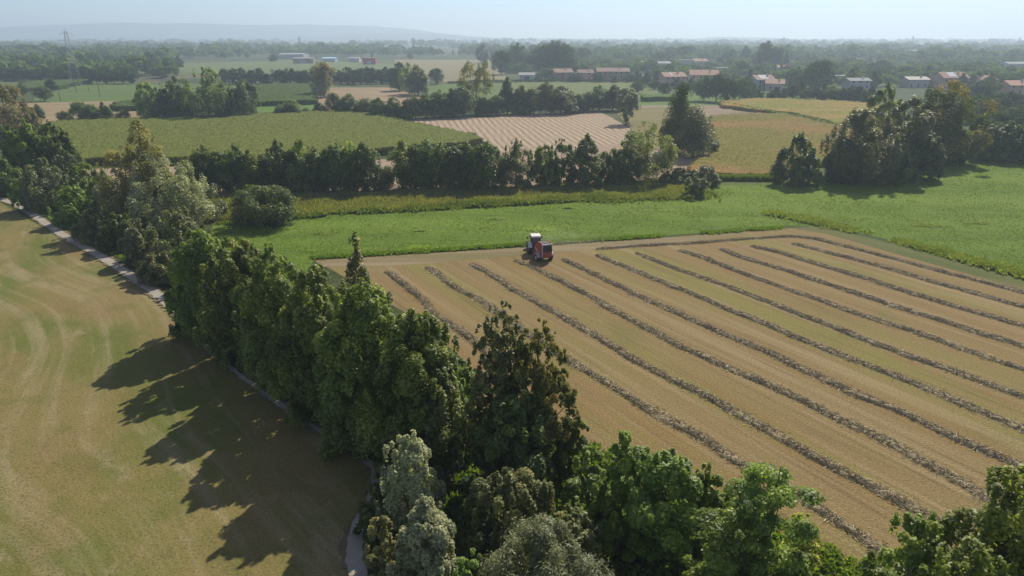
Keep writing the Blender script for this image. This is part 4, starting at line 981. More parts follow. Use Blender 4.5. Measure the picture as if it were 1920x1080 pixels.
# solid front edge of that wood
fx = list(range(-10, 260, 17))
for i, cx in enumerate(fx):
    tree(cx + SCR.uniform(-3, 3), 152 if cx < 100 else 154 + (cx > 170) * 3, 152 - SCR.uniform(20, 30), 26, 'round', 'fd', '%s tree from the left in the front edge of the far left wood' % ORD[i], 'tree', group='front edge of the far left wood', lod=2)
band(20, 330, 900, lambda x: SCR.uniform(98, 111), (8, 14), 'far trees behind the warehouses', 'small hazy tree between the far warehouses')
band(26, 900, 1240, lambda x: SCR.uniform(104, 138), (8, 13), 'trees round the long farmhouses', 'hazy garden tree near the brown long farmhouses')
band(46, 1240, 1620, lambda x: SCR.uniform(104, 172 if x > 1400 else 128), (7, 12), 'village trees in the centre right', 'hazy garden tree among the village roofs')
band(40, 1560, 1960, lambda x: SCR.uniform(104, 200 if x > 1830 else 172), (8, 13), 'village trees at the right', 'hazy garden tree among the roofs at the right side')
for i, (cx, b, t, w, mt) in enumerate([(1400, 188, 160, 26, 'fg'), (1424, 187, 166, 20, 'fg'), (1446, 188, 170, 18, 'fd'), (1455, 184, 160, 22, 'fd'), (1488, 187, 160, 24, 'fd'), (1503, 182, 152, 22, 'fg'), (1528, 188, 164, 24, 'fd'), (1545, 188, 160, 22, 'fg'),
     (1572, 189, 170, 22, 'fg'), (1594, 190, 166, 24, 'fd'), (1618, 196, 168, 26, 'fo'), (1634, 196, 160, 28, 'fd')]):
    tree(cx, b + SCR.uniform(-1, 1), t + SCR.uniform(-3, 3), w, ['round', 'oval', 'round', 'cone'][i % 4], mt, '%s garden tree from the left along the far edge of the golden crop' % ORD[i], 'tree', group='garden trees along the far edge of the golden crop', lod=2)
for i, (cx, b, t, w, mt) in enumerate([(1815, 232, 196, 36, 'fg'), (1832, 215, 176, 34, 'fd'), (1872, 215, 178, 40, 'fd'), (1895, 240, 205, 36, 'fd'), (1912, 232, 198, 40, 'fg'), (1930, 250, 205, 44, 'fd'), (1868, 262, 228, 34, 'fg'), (1905, 262, 232, 34, 'fd')]):
    tree(cx, b, t, w, ['round', 'oval'][i % 2], mt, '%s bushy tree in the belt right of the golden blossom tree' % ORD[i], 'tree', group='belt of trees right of the golden blossom tree', lod=1)
for i, (cx, b, t, w, mt) in enumerate([(1010, 153, 140, 14, 'fd'), (1076, 154, 138, 18, 'fd'), (1085, 153, 136, 16, 'fg'), (1118, 154, 137, 20, 'fd'), (1128, 154, 140, 16, 'fg'), (1152, 155, 142, 14, 'fd'), (1178, 154, 138, 18, 'fd'), (1194, 153, 134, 20, 'fg'), (1212, 156, 136, 22, 'fd'), (1232, 158, 132, 24, 'fd'), (1270, 166, 146, 20, 'fd'), (1296, 168, 146, 20, 'fg')]):
    tree(cx, b, t, w, ['round', 'oval', 'cone'][i % 3], mt, '%s small tree from the left in front of the farmhouse walls' % ORD[i], 'tree', group='small trees in front of the farmhouses', lod=2)

# clipped hedges (one thing each)
def hedge(px, h, w, label, mat='fd'):
    P = [np.array(G(*q)) for q in px]; seg = [0]
    for a, b in zip(P[:-1], P[1:]): seg.append(seg[-1] + np.linalg.norm(b - a))
    rs = np.random.RandomState(int(px[0][0])); n = int(seg[-1] * 34)
    s = rs.rand(n) * seg[-1]; x = np.interp(s, seg, [q[0] for q in P]); y = np.interp(s, seg, [q[1] for q in P])
    pp = np.c_[x, y, np.zeros(n)] + np.c_[rs.uniform(-w / 2, w / 2, (n, 2)), rs.rand(n) ** .7 * h]
    d = rs.randn(n, 3); d /= np.linalg.norm(d, axis=1, keepdims=True); e = np.cross(d, rs.randn(n, 3)); e /= np.linalg.norm(e, axis=1, keepdims=True)
    L = rs.uniform(.3, .55, n)[:, None]
    q = np.stack([pp - d * L, pp - e * L * .6, pp + d * L, pp + e * L * .6], 1).reshape(-1, 3); q[:, 2] = np.maximum(q[:, 2], 0)
    o = link('hedge', mesh_np('hedge', q, quads(n), {'tint': ('FACE', rs.rand(n))}), LM[mat]); props(o, label, 'hedge')
hedge([(880, 155), (1000, 154), (1240, 154)], 1.8, 1.6, 'long low hedge in front of the brown farmhouses')
hedge([(1195, 164), (1262, 166), (1340, 164)], 3.0, 2.2, 'clipped dark hedge in front of the pink farmhouse')
hedge([(1346, 196), (1400, 206), (1480, 221), (1575, 242)], 1.7, 2.2, 'dark leafy hedge line between the two ripening crops', 'dark')
hedge([(840, 157), (905, 156)], 1.6, 1.6, 'short low hedge right of the trio of trees')

# ------------------------------------------------------------------ the far wooded plain as one mass
def woodland():
    rs = np.random.RandomState(4242); out = []; tt = []
    n = 6000
    px = rs.uniform(-250, 2170, n)
    Y = 75.2 + (rs.rand(n) ** 1.15) * 40
    m = 900; px = np.r_[px, rs.uniform(-100, 335, m)]; Y = np.r_[Y, rs.uniform(100, 150, m)]
    m = 700; px = np.r_[px, rs.uniform(900, 1240, m)]; Y = np.r_[Y, rs.uniform(98, 138, m)]
    m = 1700; px = np.r_[px, rs.uniform(1230, 2050, m)]; Y = np.r_[Y, rs.uniform(98, 165, m)]; n = len(px)
    # leave the open fields clear
    clear = ((px > 420) & (px < 950) & (Y > 106)) | ((px > 330) & (px < 560) & (Y > 110)) | (vnoise(px, Y * 9, 70, 3) < .22)
    clear |= (Y > 112 + 26 * (px > 900)) & (vnoise(px, Y * 6, 40, 8) < .36)
    clear |= (Y > 156) & (px > 1230) & (px < 1420)
    for bx0, bx1, bY in BLD: clear |= (px > bx0 - 4) & (px < bx1 + 4) & (Y > bY - 2) & (Y < bY + 3)
    px, Y = px[~clear], Y[~clear]
    k = 44
    for X, y_ in zip(px, Y):
        gy = GY(y_); gx = (X - 960) * dep(gy) / FPX
        if gy > 6200: gy = 6200
        far = min(1.0, gy / 3500)
        H = rs.uniform(6, 13) * (1 + .25 * far) * (.55 if (y_ > 120 and X > 900) else 1); Wd = H * rs.uniform(.6, 1.25) * (1 + 1.0 * far) * (1.5 if (y_ > 120 and X > 900) else 1)
        if rs.rand() < .12: Wd = H * .35; H *= 1.25
        H *= .65 + .95 * float(vnoise(X, y_ * 8, 26, 12)); d = rs.randn(k, 3); d /= np.linalg.norm(d, axis=1, keepdims=True); d[:, 2] = np.abs(d[:, 2]) * 1.0
        r = .75 + .35 * rs.rand(k, 1)
        P = d * r * np.array([Wd / 2, Wd / 2, H * .55]) + np.array([gx, gy, H * .38])
        nn = d + rs.randn(k, 3) * .4; nn /= np.linalg.norm(nn, axis=1, keepdims=True)
        u = np.cross(nn, rs.randn(k, 3)); u /= np.linalg.norm(u, axis=1, keepdims=True); w = np.cross(nn, u)
        L = (Wd * .23) * rs.uniform(.7, 1.2, k)[:, None]
        q = np.stack([P - u * L, P - w * L * .8, P + u * L, P + w * L * .8], 1)
        out.append(q.reshape(-1, 3)); tt.append(np.clip(rs.rand() * .8 + rs.rand(k) * .25 - .05, 0, 1))
    V = np.concatenate(out); T = np.concatenate(tt)
    V[:, 2] = np.maximum(V[:, 2], 0)
    o = link('distant_woodland', mesh_np('distant_woodland', V, quads(len(T)), {'tint': ('FACE', T)}), LM['fg'])
    props(o, 'hazy wooded plain of countless small trees fading into the horizon', 'woodland', None, 'stuff')

# ------------------------------------------------------------------ buildings
WALLM = {'cream': plain('cream_render', (.48, .42, .33), .9, noise=.08, scale=1), 'pink': plain('pink_render', (.46, .28, .22), .9, noise=.1, scale=1), 'grey': plain('grey_render', (.36, .38, .40), .85, noise=.08, scale=1),
         'white': plain('white_render', (.36, .355, .34), .85, noise=.06, scale=1), 'red': plain('red_cladding', (.34, .075, .06), .7, noise=.12, scale=1), 'brown': plain('brown_brick', (.26, .19, .14), .9, noise=.15, scale=1), 'blue': plain('light_blue_cladding', (.28, .45, .58), .6, noise=.06, scale=1)}
ROOFM = {'tile': plain('terracotta_tiles', (.27, .155, .115), .85, noise=.22, scale=1.5), 'old': plain('weathered_tiles', (.25, .165, .125), .9, noise=.22, scale=1.5), 'orange': plain('orange_tiles', (.33, .175, .12), .85, noise=.2, scale=1.5),
         'pale': plain('pale_sheet_roof', (.30, .31, .32), .95, spec=.1, noise=.08, scale=1), 'dark': plain('dark_sheet_roof', (.16, .15, .15), .7, noise=.15, scale=1), 'blue': plain('blue_sheet_roof', (.38, .58, .70), .5, noise=.06, scale=1)}
GLASS = plain('window_glass', (.03, .04, .05), .12, noise=.05); SHUT = plain('dark_wood', (.10, .075, .055), .8); PANEL = plain('pale_roof_panel', (.55, .57, .60), .9, spec=.2, noise=.05)
BLD = []
def building(cx, baseY, wpx, depth, wh, rh, wm, rm, label, rot=0.0, name='house', cat='house', chim=True, panel=None, ridge='x', win=True, flat=False):
    BLD.append((cx - wpx / 2, cx + wpx / 2, baseY)); x, y = G(cx, baseY); L = wpx * dep(y) / FPX; D = depth
    r = empty(name, (x, y + D / 2 + 1, 0), rot); props(r, label, cat)
    hx, hy = L / 2, D / 2
    m = MB()
    if flat:
        m.box(-hx, hx, -hy, hy, 0, wh)
        m.build('wall', WALLM[wm], r)
        MB().box(-hx - .3, hx + .3, -hy - .3, hy + .3, wh + .003, wh + .5).build('roof', ROOFM[rm], r)
        top = wh + .5
    else:
        if ridge == 'x':
            m.add([(-hx, -hy, 0), (hx, -hy, 0), (hx, hy, 0), (-hx, hy, 0), (-hx, -hy, wh), (hx, -hy, wh), (hx, hy, wh), (-hx, hy, wh), (-hx, 0, wh + rh), (hx, 0, wh + rh)],
                  [(0, 1, 5, 4), (2, 3, 7, 6), (1, 2, 6, 9, 5), (3, 0, 4, 8, 7)])
            m.build('wall', WALLM[wm], r)
            e = .6; s = rh / hy; z0 = wh - e * s + .12; zr = wh + rh + .12; t = .22
            rf = MB().add([(-hx - e, -hy - e, z0), (hx + e, -hy - e, z0), (hx + e, 0, zr), (-hx - e, 0, zr), (hx + e, hy + e, z0), (-hx - e, hy + e, z0),
                           (-hx - e, -hy - e, z0 + t), (hx + e, -hy - e, z0 + t), (hx + e, 0, zr + t), (-hx - e, 0, zr + t), (hx + e, hy + e, z0 + t), (-hx - e, hy + e, z0 + t)],
                          [(3, 2, 1, 0), (2, 3, 5, 4), (6, 7, 8, 9), (9, 8, 10, 11), (0, 1, 7, 6), (4, 5, 11, 10), (1, 2, 8, 7), (2, 4, 10, 8), (3, 0, 6, 9), (5, 3, 9, 11)]).build('roof', ROOFM[rm], r)
        else:
            m.add([(-hx, -hy, 0), (hx, -hy, 0), (hx, hy, 0), (-hx, hy, 0), (-hx, -hy, wh), (hx, -hy, wh), (hx, hy, wh), (-hx, hy, wh), (0, -hy, wh + rh), (0, hy, wh + rh)],
                  [(0, 1, 5, 8, 4), (2, 3, 7, 9, 6), (1, 2, 6, 5), (3, 0, 4, 7)])
            m.build('wall', WALLM[wm], r)
            e = .6; s = rh / hx; z0 = wh - e * s + .12; zr = wh + rh + .12; t = .22
            rf = MB().add([(-hx - e, -hy - e, z0), (0, -hy - e, zr), (0, hy + e, zr), (-hx - e, hy + e, z0), (hx + e, -hy - e, z0), (hx + e, hy + e, z0),
                           (-hx - e, -hy - e, z0 + t), (0, -hy - e, zr + t), (0, hy + e, zr + t), (-hx - e, hy + e, z0 + t), (hx + e, -hy - e, z0 + t), (hx + e, hy + e, z0 + t)],
                          [(3, 2, 1, 0), (2, 5, 4, 1), (6, 7, 8, 9), (7, 10, 11, 8), (0, 1, 7, 6), (1, 4, 10, 7), (2, 3, 9, 8), (5, 2, 8, 11), (3, 0, 6, 9), (4, 5, 11, 10)]).build('roof', ROOFM[rm], r)
        if chim and ridge == 'x':
            MB().box(hx * .4, hx * .4 + .8, -.4 - hy * .25, .4 - hy * .25, wh + rh * .5, wh + rh + 1.2).build('chimney', WALLM['cream'], rf)
        if panel:
            a, b = panel; s = rh / hy
            zz = lambda yy: wh + .12 + .22 + .03 + (hy + yy) * s
            x0, x1 = a * hx, b * hx; y0, y1 = -hy * .85, -hy * .12
            MB().hexa([(x0, y0, zz(y0)), (x1, y0, zz(y0)), (x1, y1, zz(y1)), (x0, y1, zz(y1)), (x0, y0, zz(y0) + .1), (x1, y0, zz(y0) + .1), (x1, y1, zz(y1) + .1), (x0, y1, zz(y1) + .1)]).build('roof_panel', PANEL, rf)
    if win:
        nW = max(2, int(L / 4.2)); floors = 2 if wh > 5 else 1
        for f in range(floors):
            for i in range(nW):
                wx = -hx + (i + .5) * L / nW; wz = 1.0 + f * 3.0
                if f == 0 and i == nW // 2:
                    MB().box(wx - .55, wx + .55, -hy - .08, -hy + .05, 0.02, 2.2).build('door', SHUT, r); continue
                MB().box(wx - .5, wx + .5, -hy - .06, -hy + .05, wz, wz + 1.35).build('window', GLASS, r)
    elif cat != 'house':
        MB().box(-hx * .3, hx * .3, -hy - .08, -hy + .05, 0.02, min(3.6, wh * .8)).build('door', WALLM['grey'] if wm != 'grey' else SHUT, r)
    return r
building(988, 152, 28, 10, 4.2, 1.5, 'grey', 'pale', 'grey blue shed with pale roof left of the brown farmhouses', name='shed', cat='shed', chim=False, win=False)
building(1052, 150, 40, 11, 5.5, 2.4, 'brown', 'old', 'brown gabled farmhouse right of the round tree by the shed', rot=.25)
building(1098, 150, 28, 9, 5.2, 2, 'pink', 'old', 'pinkish farmhouse between the two brown ones')
building(1150, 148, 60, 11, 5.5, 2.4, 'brown', 'old', 'long brown farmhouse with reddish wall behind the low hedge')
building(1262, 160, 46, 11, 5.6, 2.6, 'pink', 'tile', 'pink farmhouse behind the clipped dark hedge', rot=.35, panel=(-.35, -.2))
building(1322, 158, 52, 12, 6.2, 3.0, 'cream', 'orange', 'red roofed farmhouse behind the tree clump', rot=-.1)
building(1240, 131, 34, 14, 6, 1.8, 'cream', 'pale', 'pale roofed village house left of the cream block', rot=.1)
building(1215, 128, 30, 10, 5, 2, 'pink', 'tile', 'low village house with reddish roof at the left of the village', rot=.1)
building(1287, 131, 26, 12, 9, .5, 'cream', 'pale', 'cream three storey village block', flat=True)
building(1312, 128, 26, 11, 7, 2.4, 'cream', 'tile', 'cream village house with pink tiled roof behind the red roofed farmhouse', rot=.2)
building(1360, 138, 30, 9, 4.5, .4, 'white', 'pale', 'white flat roofed village house between dark trees', flat=True)
building(1432, 168, 38, 12, 5.8, 2.6, 'grey', 'old', 'grey house with bright roof panels at the crop edge', rot=.25, panel=(-.55, .35))
building(1458, 170, 32, 11, 4.0, 2.2, 'cream', 'tile', 'house with layered red roof right of the bright panelled one', rot=-.3)
building(1578, 156, 30, 10, 4.6, .4, 'pink', 'pale', 'pinkish flat roofed house right of the big round village tree', flat=True)
building(1612, 168, 40, 10, 5.2, 1.4, 'grey', 'pale', 'grey house partly hidden behind the right grove', rot=.05)
building(1722, 165, 40, 11, 5, 1.6, 'white', 'dark', 'white house with dark roof behind the golden blossom tree', rot=.05)
building(1790, 166, 50, 13, 6.5, 3.2, 'pink', 'tile', 'house with pink hipped roof and bright panel above the golden blossom tree', panel=(-.5, .1), rot=.1)
building(1852, 166, 30, 10, 5.5, 2.2, 'cream', 'tile', 'tiled house right of the hipped roof one')
building(1912, 178, 44, 11, 5.2, 2.3, 'pink', 'orange', 'orange roofed house at the right edge', rot=.1)
building(1908, 132, 36, 16, 6, 1.6, 'white', 'pale', 'white long roof among trees at the right edge', cat='warehouse', name='warehouse', win=False, chim=False)
building(1902, 108, 40, 26, 8, 1.5, 'white', 'pale', 'farther pale warehouse at the right skyline', cat='warehouse', name='warehouse', win=False, chim=False)
building(1720, 103, 22, 24, 7, 1.2, 'white', 'pale', 'small pale warehouse on the right skyline', cat='warehouse', name='warehouse', win=False, chim=False)
building(1168, 89, 18, 60, 9, 2, 'white', 'pale', 'distant white roof on the central skyline', cat='warehouse', name='warehouse', win=False, chim=False)
building(1470, 138, 22, 10, 5, 2, 'cream', 'tile', 'small tiled house behind the tallest skyline tree')
building(1500, 150, 26, 10, 5, 2, 'white', 'old', 'pale house left of the big round village tree')
building(546, 110, 46, 30, 6, 1.4, 'white', 'pale', 'white roofed far warehouse beyond the light green field', cat='warehouse', name='warehouse', win=False, chim=False)
building(568, 119, 38, 18, 5.5, 1.5, 'brown', 'dark', 'dark long barn in front of the white warehouse', cat='barn', name='barn', win=False, chim=False)
building(616, 116, 24, 14, 4.2, 1.0, 'blue', 'blue', 'light blue far shed', cat='shed', name='shed', win=False, chim=False)
building(664, 117, 18, 14, 5, 1.2, 'cream', 'pale', 'pale small building left of the red one', cat='building', name='building', win=False, chim=False)
building(692, 121, 24, 16, 7, .4, 'red', 'old', 'red far building beyond the dry field', cat='building', name='building', win=False, flat=True)

woodland()

# ------------------------------------------------------------------ pylons and poles
STEEL = plain('galvanised_steel', (.30, .32, .34), .6, metal=.3)
def pylon(cx, baseY, topY, label, r=.14, det=True):
    x, y, h, _ = place(cx, baseY, topY, 10)
    root = empty('electricity_pylon', (x, y, 0), .3); props(root, label, 'pylon')
    b, t = h * .085, h * .018
    wz = lambda z: b + (t - b) * min(1, z / (h * .93))
    tw = MB(); n = 9
    zs = [h * .93 * (1 - (1 - i / n) ** 1.25) for i in range(n + 1)]
    for i in range(n):
        z0, z1 = zs[i], zs[i + 1]; a, c = wz(z0), wz(z1)
        for k in range(4):
            s = [(-1, -1), (1, -1), (1, 1), (-1, 1)]; p, q = s[k], s[(k + 1) % 4]
            tw.tube((p[0] * a, p[1] * a, z0), (p[0] * c, p[1] * c, z1), r, n=4)
            tw.tube((p[0] * a, p[1] * a, z0), (q[0] * c, q[1] * c, z1), r * .6, n=3)
            tw.tube((q[0] * a, q[1] * a, z0), (p[0] * c, p[1] * c, z1), r * .6, n=3)
            tw.tube((p[0] * c, p[1] * c, z1), (q[0] * c, q[1] * c, z1), r * .5, n=3)
    tw.tube((0, 0, h * .92), (0, 0, h), r, r * .5, n=4)
    tw.build('tower', STEEL, root)
    for z, ln in ((.66, .115), (.77, .135), (.88, .10)):
        m = MB(); L = ln * h
        for s in (-1, 1):
            m.tube((0, -.3, z * h), (s * L, 0, z * h), r * .8, n=4); m.tube((0, .3, z * h), (s * L, 0, z * h), r * .8, n=4); m.tube((0, 0, z * h + h * .03), (s * L, 0, z * h), r * .8, n=4)
            m.tube((s * L, 0, z * h), (s * L, 0, z * h - 1.4), r * .7, n=4)
        m.build('crossarm', STEEL, root)
    return root
pylon(131, 161, 50, 'tall lattice pylon over the green fields at the left', .085)
pylon(562, 99, 67, 'hazy lattice pylon above the white far warehouse', .3)
pylon(775, 98, 69, 'hazy lattice pylon on the skyline behind the trio of trees', .3)
for i, (cx, t, lb) in enumerate([(1469, 68, 'faint pylon on the skyline right of the tallest dark tree'), (1546, 72, 'faint pylon on the skyline above the big round village tree'), (1711, 66, 'faint pylon on the skyline above the golden blossom tree'), (1911, 69, 'faint pylon on the skyline at the right edge')]):
    pylon(cx, 90, t, lb, .35)
WOOD = plain('weathered_pole_wood', (.16, .13, .10), .9)
for cx, b, t, lb in [(185, 181, 156, 'wooden utility pole in the middle of the left green field'), (111, 190, 166, 'utility pole with dark foot near the pale field'), (141, 174, 152, 'utility pole below the big pylon'), (165, 171, 155, 'thin utility pole right of the big pylon'), (60, 190, 168, 'thin utility pole left of the small round tree')]:
    x, y, h, _ = place(cx, b, t, 5); r = empty('utility_pole', (x, y, 0)); props(r, lb, 'pole')
    MB().tube((0, 0, 0), (0, 0, h), .2, .13, 8).build('post', WOOD, r)
    MB().box(-.9, .9, -.09, .09, h - .7, h - .52).build('crossarm', WOOD, r)

# ------------------------------------------------------------------ tractor and round baler
RED = plain('red_paint', (.36, .022, .022), .42, spec=.5, noise=.10, scale=3); DRED = plain('dusty_red_paint', (.30, .05, .045), .6, noise=.22, scale=4)
RUB = plain('tyre_rubber', (.028, .027, .026), .85, noise=.3); RIM = plain('pale_rim', (.50, .47, .42), .5); BLK = plain('black_metal', (.025, .026, .028), .5); WHT = plain('white_plastic', (.58, .57, .53), .45, noise=.05); LGREY = plain('pale_grey_metal', (.46, .45, .43), .5)
TGL = plain('cab_glass', (.10, .13, .13), .1, noise=.05)
def wheel(root, x, y, r, w, nl=20):
    m = MB(); n = 28; prof_ = [(-w / 2, r * .62), (-w / 2, r * .9), (-w * .38, r * .985), (w * .38, r * .985), (w / 2, r * .9), (w / 2, r * .62)]
    vs = [(x + px_, y + pr * math.cos(2 * PI * i / n), r + pr * math.sin(2 * PI * i / n)) for i in range(n) for px_, pr in prof_]
    k = len(prof_); fs = [(i * k + j, i * k + (j + 1) % k, ((i + 1) % n) * k + (j + 1) % k, ((i + 1) % n) * k + j) for i in range(n) for j in range(k)]
    m.add(vs, fs)
    for i in range(nl):                     # tread lugs
        a = 2 * PI * i / nl
        for s in (-1, 1):
            a2 = a + (PI / nl if s > 0 else 0)
            pts = []
            for (u, v, rr) in ((0, -.035, .96), (s * w / 2 * .95, .05, .96), (s * w / 2 * .95, .13, .96), (0, .045, .96), (0, -.035, 1.03), (s * w / 2 * .95, .05, 1.02), (s * w / 2 * .95, .13, 1.02), (0, .045, 1.03)):
                pts.append((x + u, y + r * rr * math.cos(a2 + v), r + r * rr * math.sin(a2 + v)))
            m.hexa(pts)
    wh = empty('wheel', (0, 0, 0)); wh.parent = root
    m.build('tyre', RUB, wh)
    q = MB(); sg = 1 if x > 0 else -1
    q.tube((x - w * .36, y, r), (x + w * .36, y, r), r * .63, n=24); q.tube((x + sg * w * .3, y, r), (x + sg * w * .48, y, r), r * .22, n=12)
    q.build('rim', RIM, wh)

HEAD = math.radians(22)        # heading left of straight ahead
bx_, by_ = G(1018, 487)
BAL = empty('round_baler', (bx_, by_, 0), HEAD); props(BAL, 'red round baler with black rear panels towed behind the tractor', 'baler')
side = [(-1.25, .62), (-1.42, 1.0), (-1.42, 2.15), (-1.25, 2.75), (-.95, 2.98), (.0, 3.0), (.55, 2.75), (1.05, 2.2), (1.35, 1.5), (1.25, .95), (.7, .6)]
core = [(y * .97, .62 + (z - .62) * .97) for y, z in side]
MB().prism_x(core, -.70, .70).build('body', BLK, BAL)
for s in (-1, 1):
    a, b = (s * .70, s * .84) if s > 0 else (-.84, -.70)
    # front side guard
    MB().prism_x([(-.55, .75), (-.62, 2.96), (.0, 3.02), (.58, 2.78), (1.08, 2.22), (1.38, 1.5), (1.28, .9), (.7, .72)], a, b).build('side_panel', RED, BAL, bevel=.03)
    MB().prism_x([(-1.45, .8), (-1.47, 2.2), (-1.28, 2.8), (-.95, 3.03), (-.66, 2.98), (-.60, .75)], a, b).build('tailgate_side', DRED, BAL, bevel=.03)
    # pale swoosh stripe on the guard
    xs_ = (s * .842, s * .852) if s > 0 else (-.852, -.842)
    MB().prism_x([(-.45, 1.25), (-.1, 1.45), (.45, 1.62), (1.15, 1.95), (1.22, 1.78), (.5, 1.42), (-.05, 1.22), (-.45, 1.12)], *xs_).build('stripe', LGREY, BAL)
    # fender and wheel
    fv = []
    f = MB(); n = 8
    x0, x1 = (s * .90, s * 1.38) if s > 0 else (-1.38, -.90)
    pr_ = [(-.25 + .74 * math.cos(a_), .56 + .74 * math.sin(a_)) for a_ in np.linspace(math.radians(15), math.radians(165), 9)]
    pr_ += [(-.25 + .69 * math.cos(a_), .56 + .69 * math.sin(a_)) for a_ in np.linspace(math.radians(165), math.radians(15), 9)]
    f.prism_x(pr_, x0, x1).build('fender', LGREY, BAL)
    wheel(BAL, s * 1.14, -.25, .56, .42, 16)
MB().box(-1.0, 1.0, -.35, -.15, .48, .64).build('axle', BLK, BAL)
# rear face
MB().box(-.70, .70, -1.60, -1.44, .85, 1.62, .05).build('rear_door', DRED, BAL)
MB().box(-.72, .72, -1.62, -1.44, 1.65, 2.12, .03).build('rear_panel', BLK, BAL)
MB().box(-.66, .66, -1.56, -1.42, 2.2, 2.62, .03).build('rear_panel', BLK, BAL)
MB().box(-.84, .84, -1.50, -1.30, 2.66, 2.84, .03).build('rear_trim', LGREY, BAL)
MB().box(-.84, -.72, -1.54, -1.40, .9, 2.64, .02).build('rear_trim', LGREY, BAL)
for s in (-1, 1):
    MB().box(s * .55 - .12, s * .55 + .12, -1.66, -1.60, 1.42, 1.56).build('tail_lamp', plain('lamp_red', (.5, .03, .02), .3), BAL)
MB().prism_x([(1.1, .35), (1.0, .75), (1.5, .95), (1.75, .6), (1.6, .3)], -1.0, 1.0).build('pickup', DRED, BAL)
d = MB(); d.tube((-.35, 1.2, .8), (0, 2.55, .65), .09); d.tube((.35, 1.2, .8), (0, 2.55, .65), .09); d.build('drawbar', BLK, BAL)

hd_ = Vector((-math.sin(HEAD), math.cos(HEAD), 0))
h2_ = Vector((-math.sin(math.radians(6)), math.cos(math.radians(6)), 0))
tp = Vector((bx_, by_, 0)) + hd_ * 2.5 + h2_ * .95
TR = empty('tractor', tuple(tp), math.radians(6)); props(TR, 'farm tractor with white cab roof pulling the red baler across the hay field', 'tractor')
wheel(TR, -.95, .0, .88, .52); wheel(TR, .95, .0, .88, .52)
wheel(TR, -.88, 2.55, .66, .42, 16); wheel(TR, .88, 2.55, .66, .42, 16)
c = MB(); c.box(-.32, .32, -.5, 3.0, .55, 1.1, .05); c.tube((-.9, 0, .88), (.9, 0, .88), .16); c.tube((-.8, 2.55, .66), (.8, 2.55, .66), .11); c.build('chassis', BLK, TR)
MB().prism_x([(1.05, 1.05), (1.05, 1.78), (1.6, 1.80), (2.9, 1.62), (3.25, 1.45), (3.28, 1.0), (3.0, .9)], -.42, .42).build('bonnet', RED, TR, bevel=.06)
for s in (-1, 1):
    x0, x1 = (s * .66, s * 1.24) if s > 0 else (-1.24, -.66)
    pr_ = [(1.04 * math.cos(a_), .9 + 1.02 * math.sin(a_)) for a_ in np.linspace(math.radians(20), math.radians(160), 10)]
    pr_ += [(.97 * math.cos(a_), .9 + .95 * math.sin(a_)) for a_ in np.linspace(math.radians(160), math.radians(20), 10)]
    MB().prism_x(pr_, x0, x1).build('fender', WHT if s < 0 else RED, TR)
MB().box(-.60, .60, -.55, 1.0, 1.1, 1.62, .05).build('cab_base', BLK, TR)
cabg = MB(); cabg.hexa([(-.62, -.5, 1.62), (.62, -.5, 1.62), (.62, 1.0, 1.62), (-.62, 1.0, 1.62), (-.66, -.62, 2.72), (.66, -.62, 2.72), (.66, .85, 2.72), (-.66, .85, 2.72)]); cabg.build('cab_window', TGL, TR)
pl_ = MB()
for sx in (-1, 1):
    pl_.tube((sx * .64, -.52, 1.62), (sx * .68, -.64, 2.74), .05, n=6); pl_.tube((sx * .64, 1.02, 1.62), (sx * .68, .87, 2.74), .05, n=6); pl_.tube((sx * .65, .28, 1.62), (sx * .69, .15, 2.74), .035, n=6)
pl_.tube((-.64, -.54, 1.9), (.64, -.54, 1.9), .03, n=6); pl_.build('cab_frame', BLK, TR)
MB().box(-.78, .78, -.78, 1.02, 2.73, 3.0, .10).build('cab_roof', WHT, TR)
MB().tube((.55, 1.25, 1.7), (.55, 1.25, 2.85), .06, n=10).build('exhaust', LGREY, TR)
for s in (-1, 1):
    mr_ = MB(); mr_.tube((s * .68, .95, 2.45), (s * 1.12, 1.0, 2.4), .025, n=6); mr_.box(s * 1.12 - .10, s * 1.12 + .10, .96, 1.02, 2.1, 2.48); mr_.build('mirror', BLK, TR)
    MB().box(s * .5 - .11, s * .5 + .11, -.84, -.78, 2.78, 2.92).build('work_lamp', plain('lamp_glass', (.7, .68, .6), .2), TR)
MB().box(-.35, .35, .0, .5, 1.63, 2.2, .05).build('seat', BLK, TR)

# thin dust drifting off the baler
md2, nt, out = new_mat('dust')
pv = N(nt, 'ShaderNodeVolumePrincipled'); pv.inputs['Color'].default_value = (.95, .90, .80, 1); pv.inputs['Anisotropy'].default_value = .3
tc = N(nt, 'ShaderNodeTexCoord'); ln = N(nt, 'ShaderNodeVectorMath', operation='LENGTH'); nt.links.new(tc.outputs['Object'], ln.inputs[0])
mr = N(nt, 'ShaderNodeMapRange'); mr.inputs[1].default_value = .15; mr.inputs[2].default_value = 1.0; mr.inputs[3].default_value = .034; mr.inputs[4].default_value = 0.0
nz = N(nt, 'ShaderNodeTexNoise'); nz.inputs['Scale'].default_value = 2.2; nt.links.new(tc.outputs['Object'], nz.inputs['Vector'])
m2 = N(nt, 'ShaderNodeMapRange'); m2.inputs[1].default_value = .38; m2.inputs[2].default_value = .62
nt.links.new(nz.outputs['Fac'], m2.inputs[0])
mm = N(nt, 'ShaderNodeMath', operation='MULTIPLY'); nt.links.new(ln.outputs['Value'], mr.inputs[0]); nt.links.new(mr.outputs[0], mm.inputs[0]); nt.links.new(m2.outputs[0], mm.inputs[1]); nt.links.new(mm.outputs[0], pv.inputs['Density'])
nt.links.new(pv.outputs[0], out.inputs['Volume'])
du = MB(); vs = []; n_, k_ = 20, 12
for j in range(1, k_):
    for i in range(n_):
        a_, b_ = 2 * PI * i / n_, PI * j / k_; vs.append((math.cos(a_) * math.sin(b_), math.sin(a_) * math.sin(b_), math.cos(b_)))
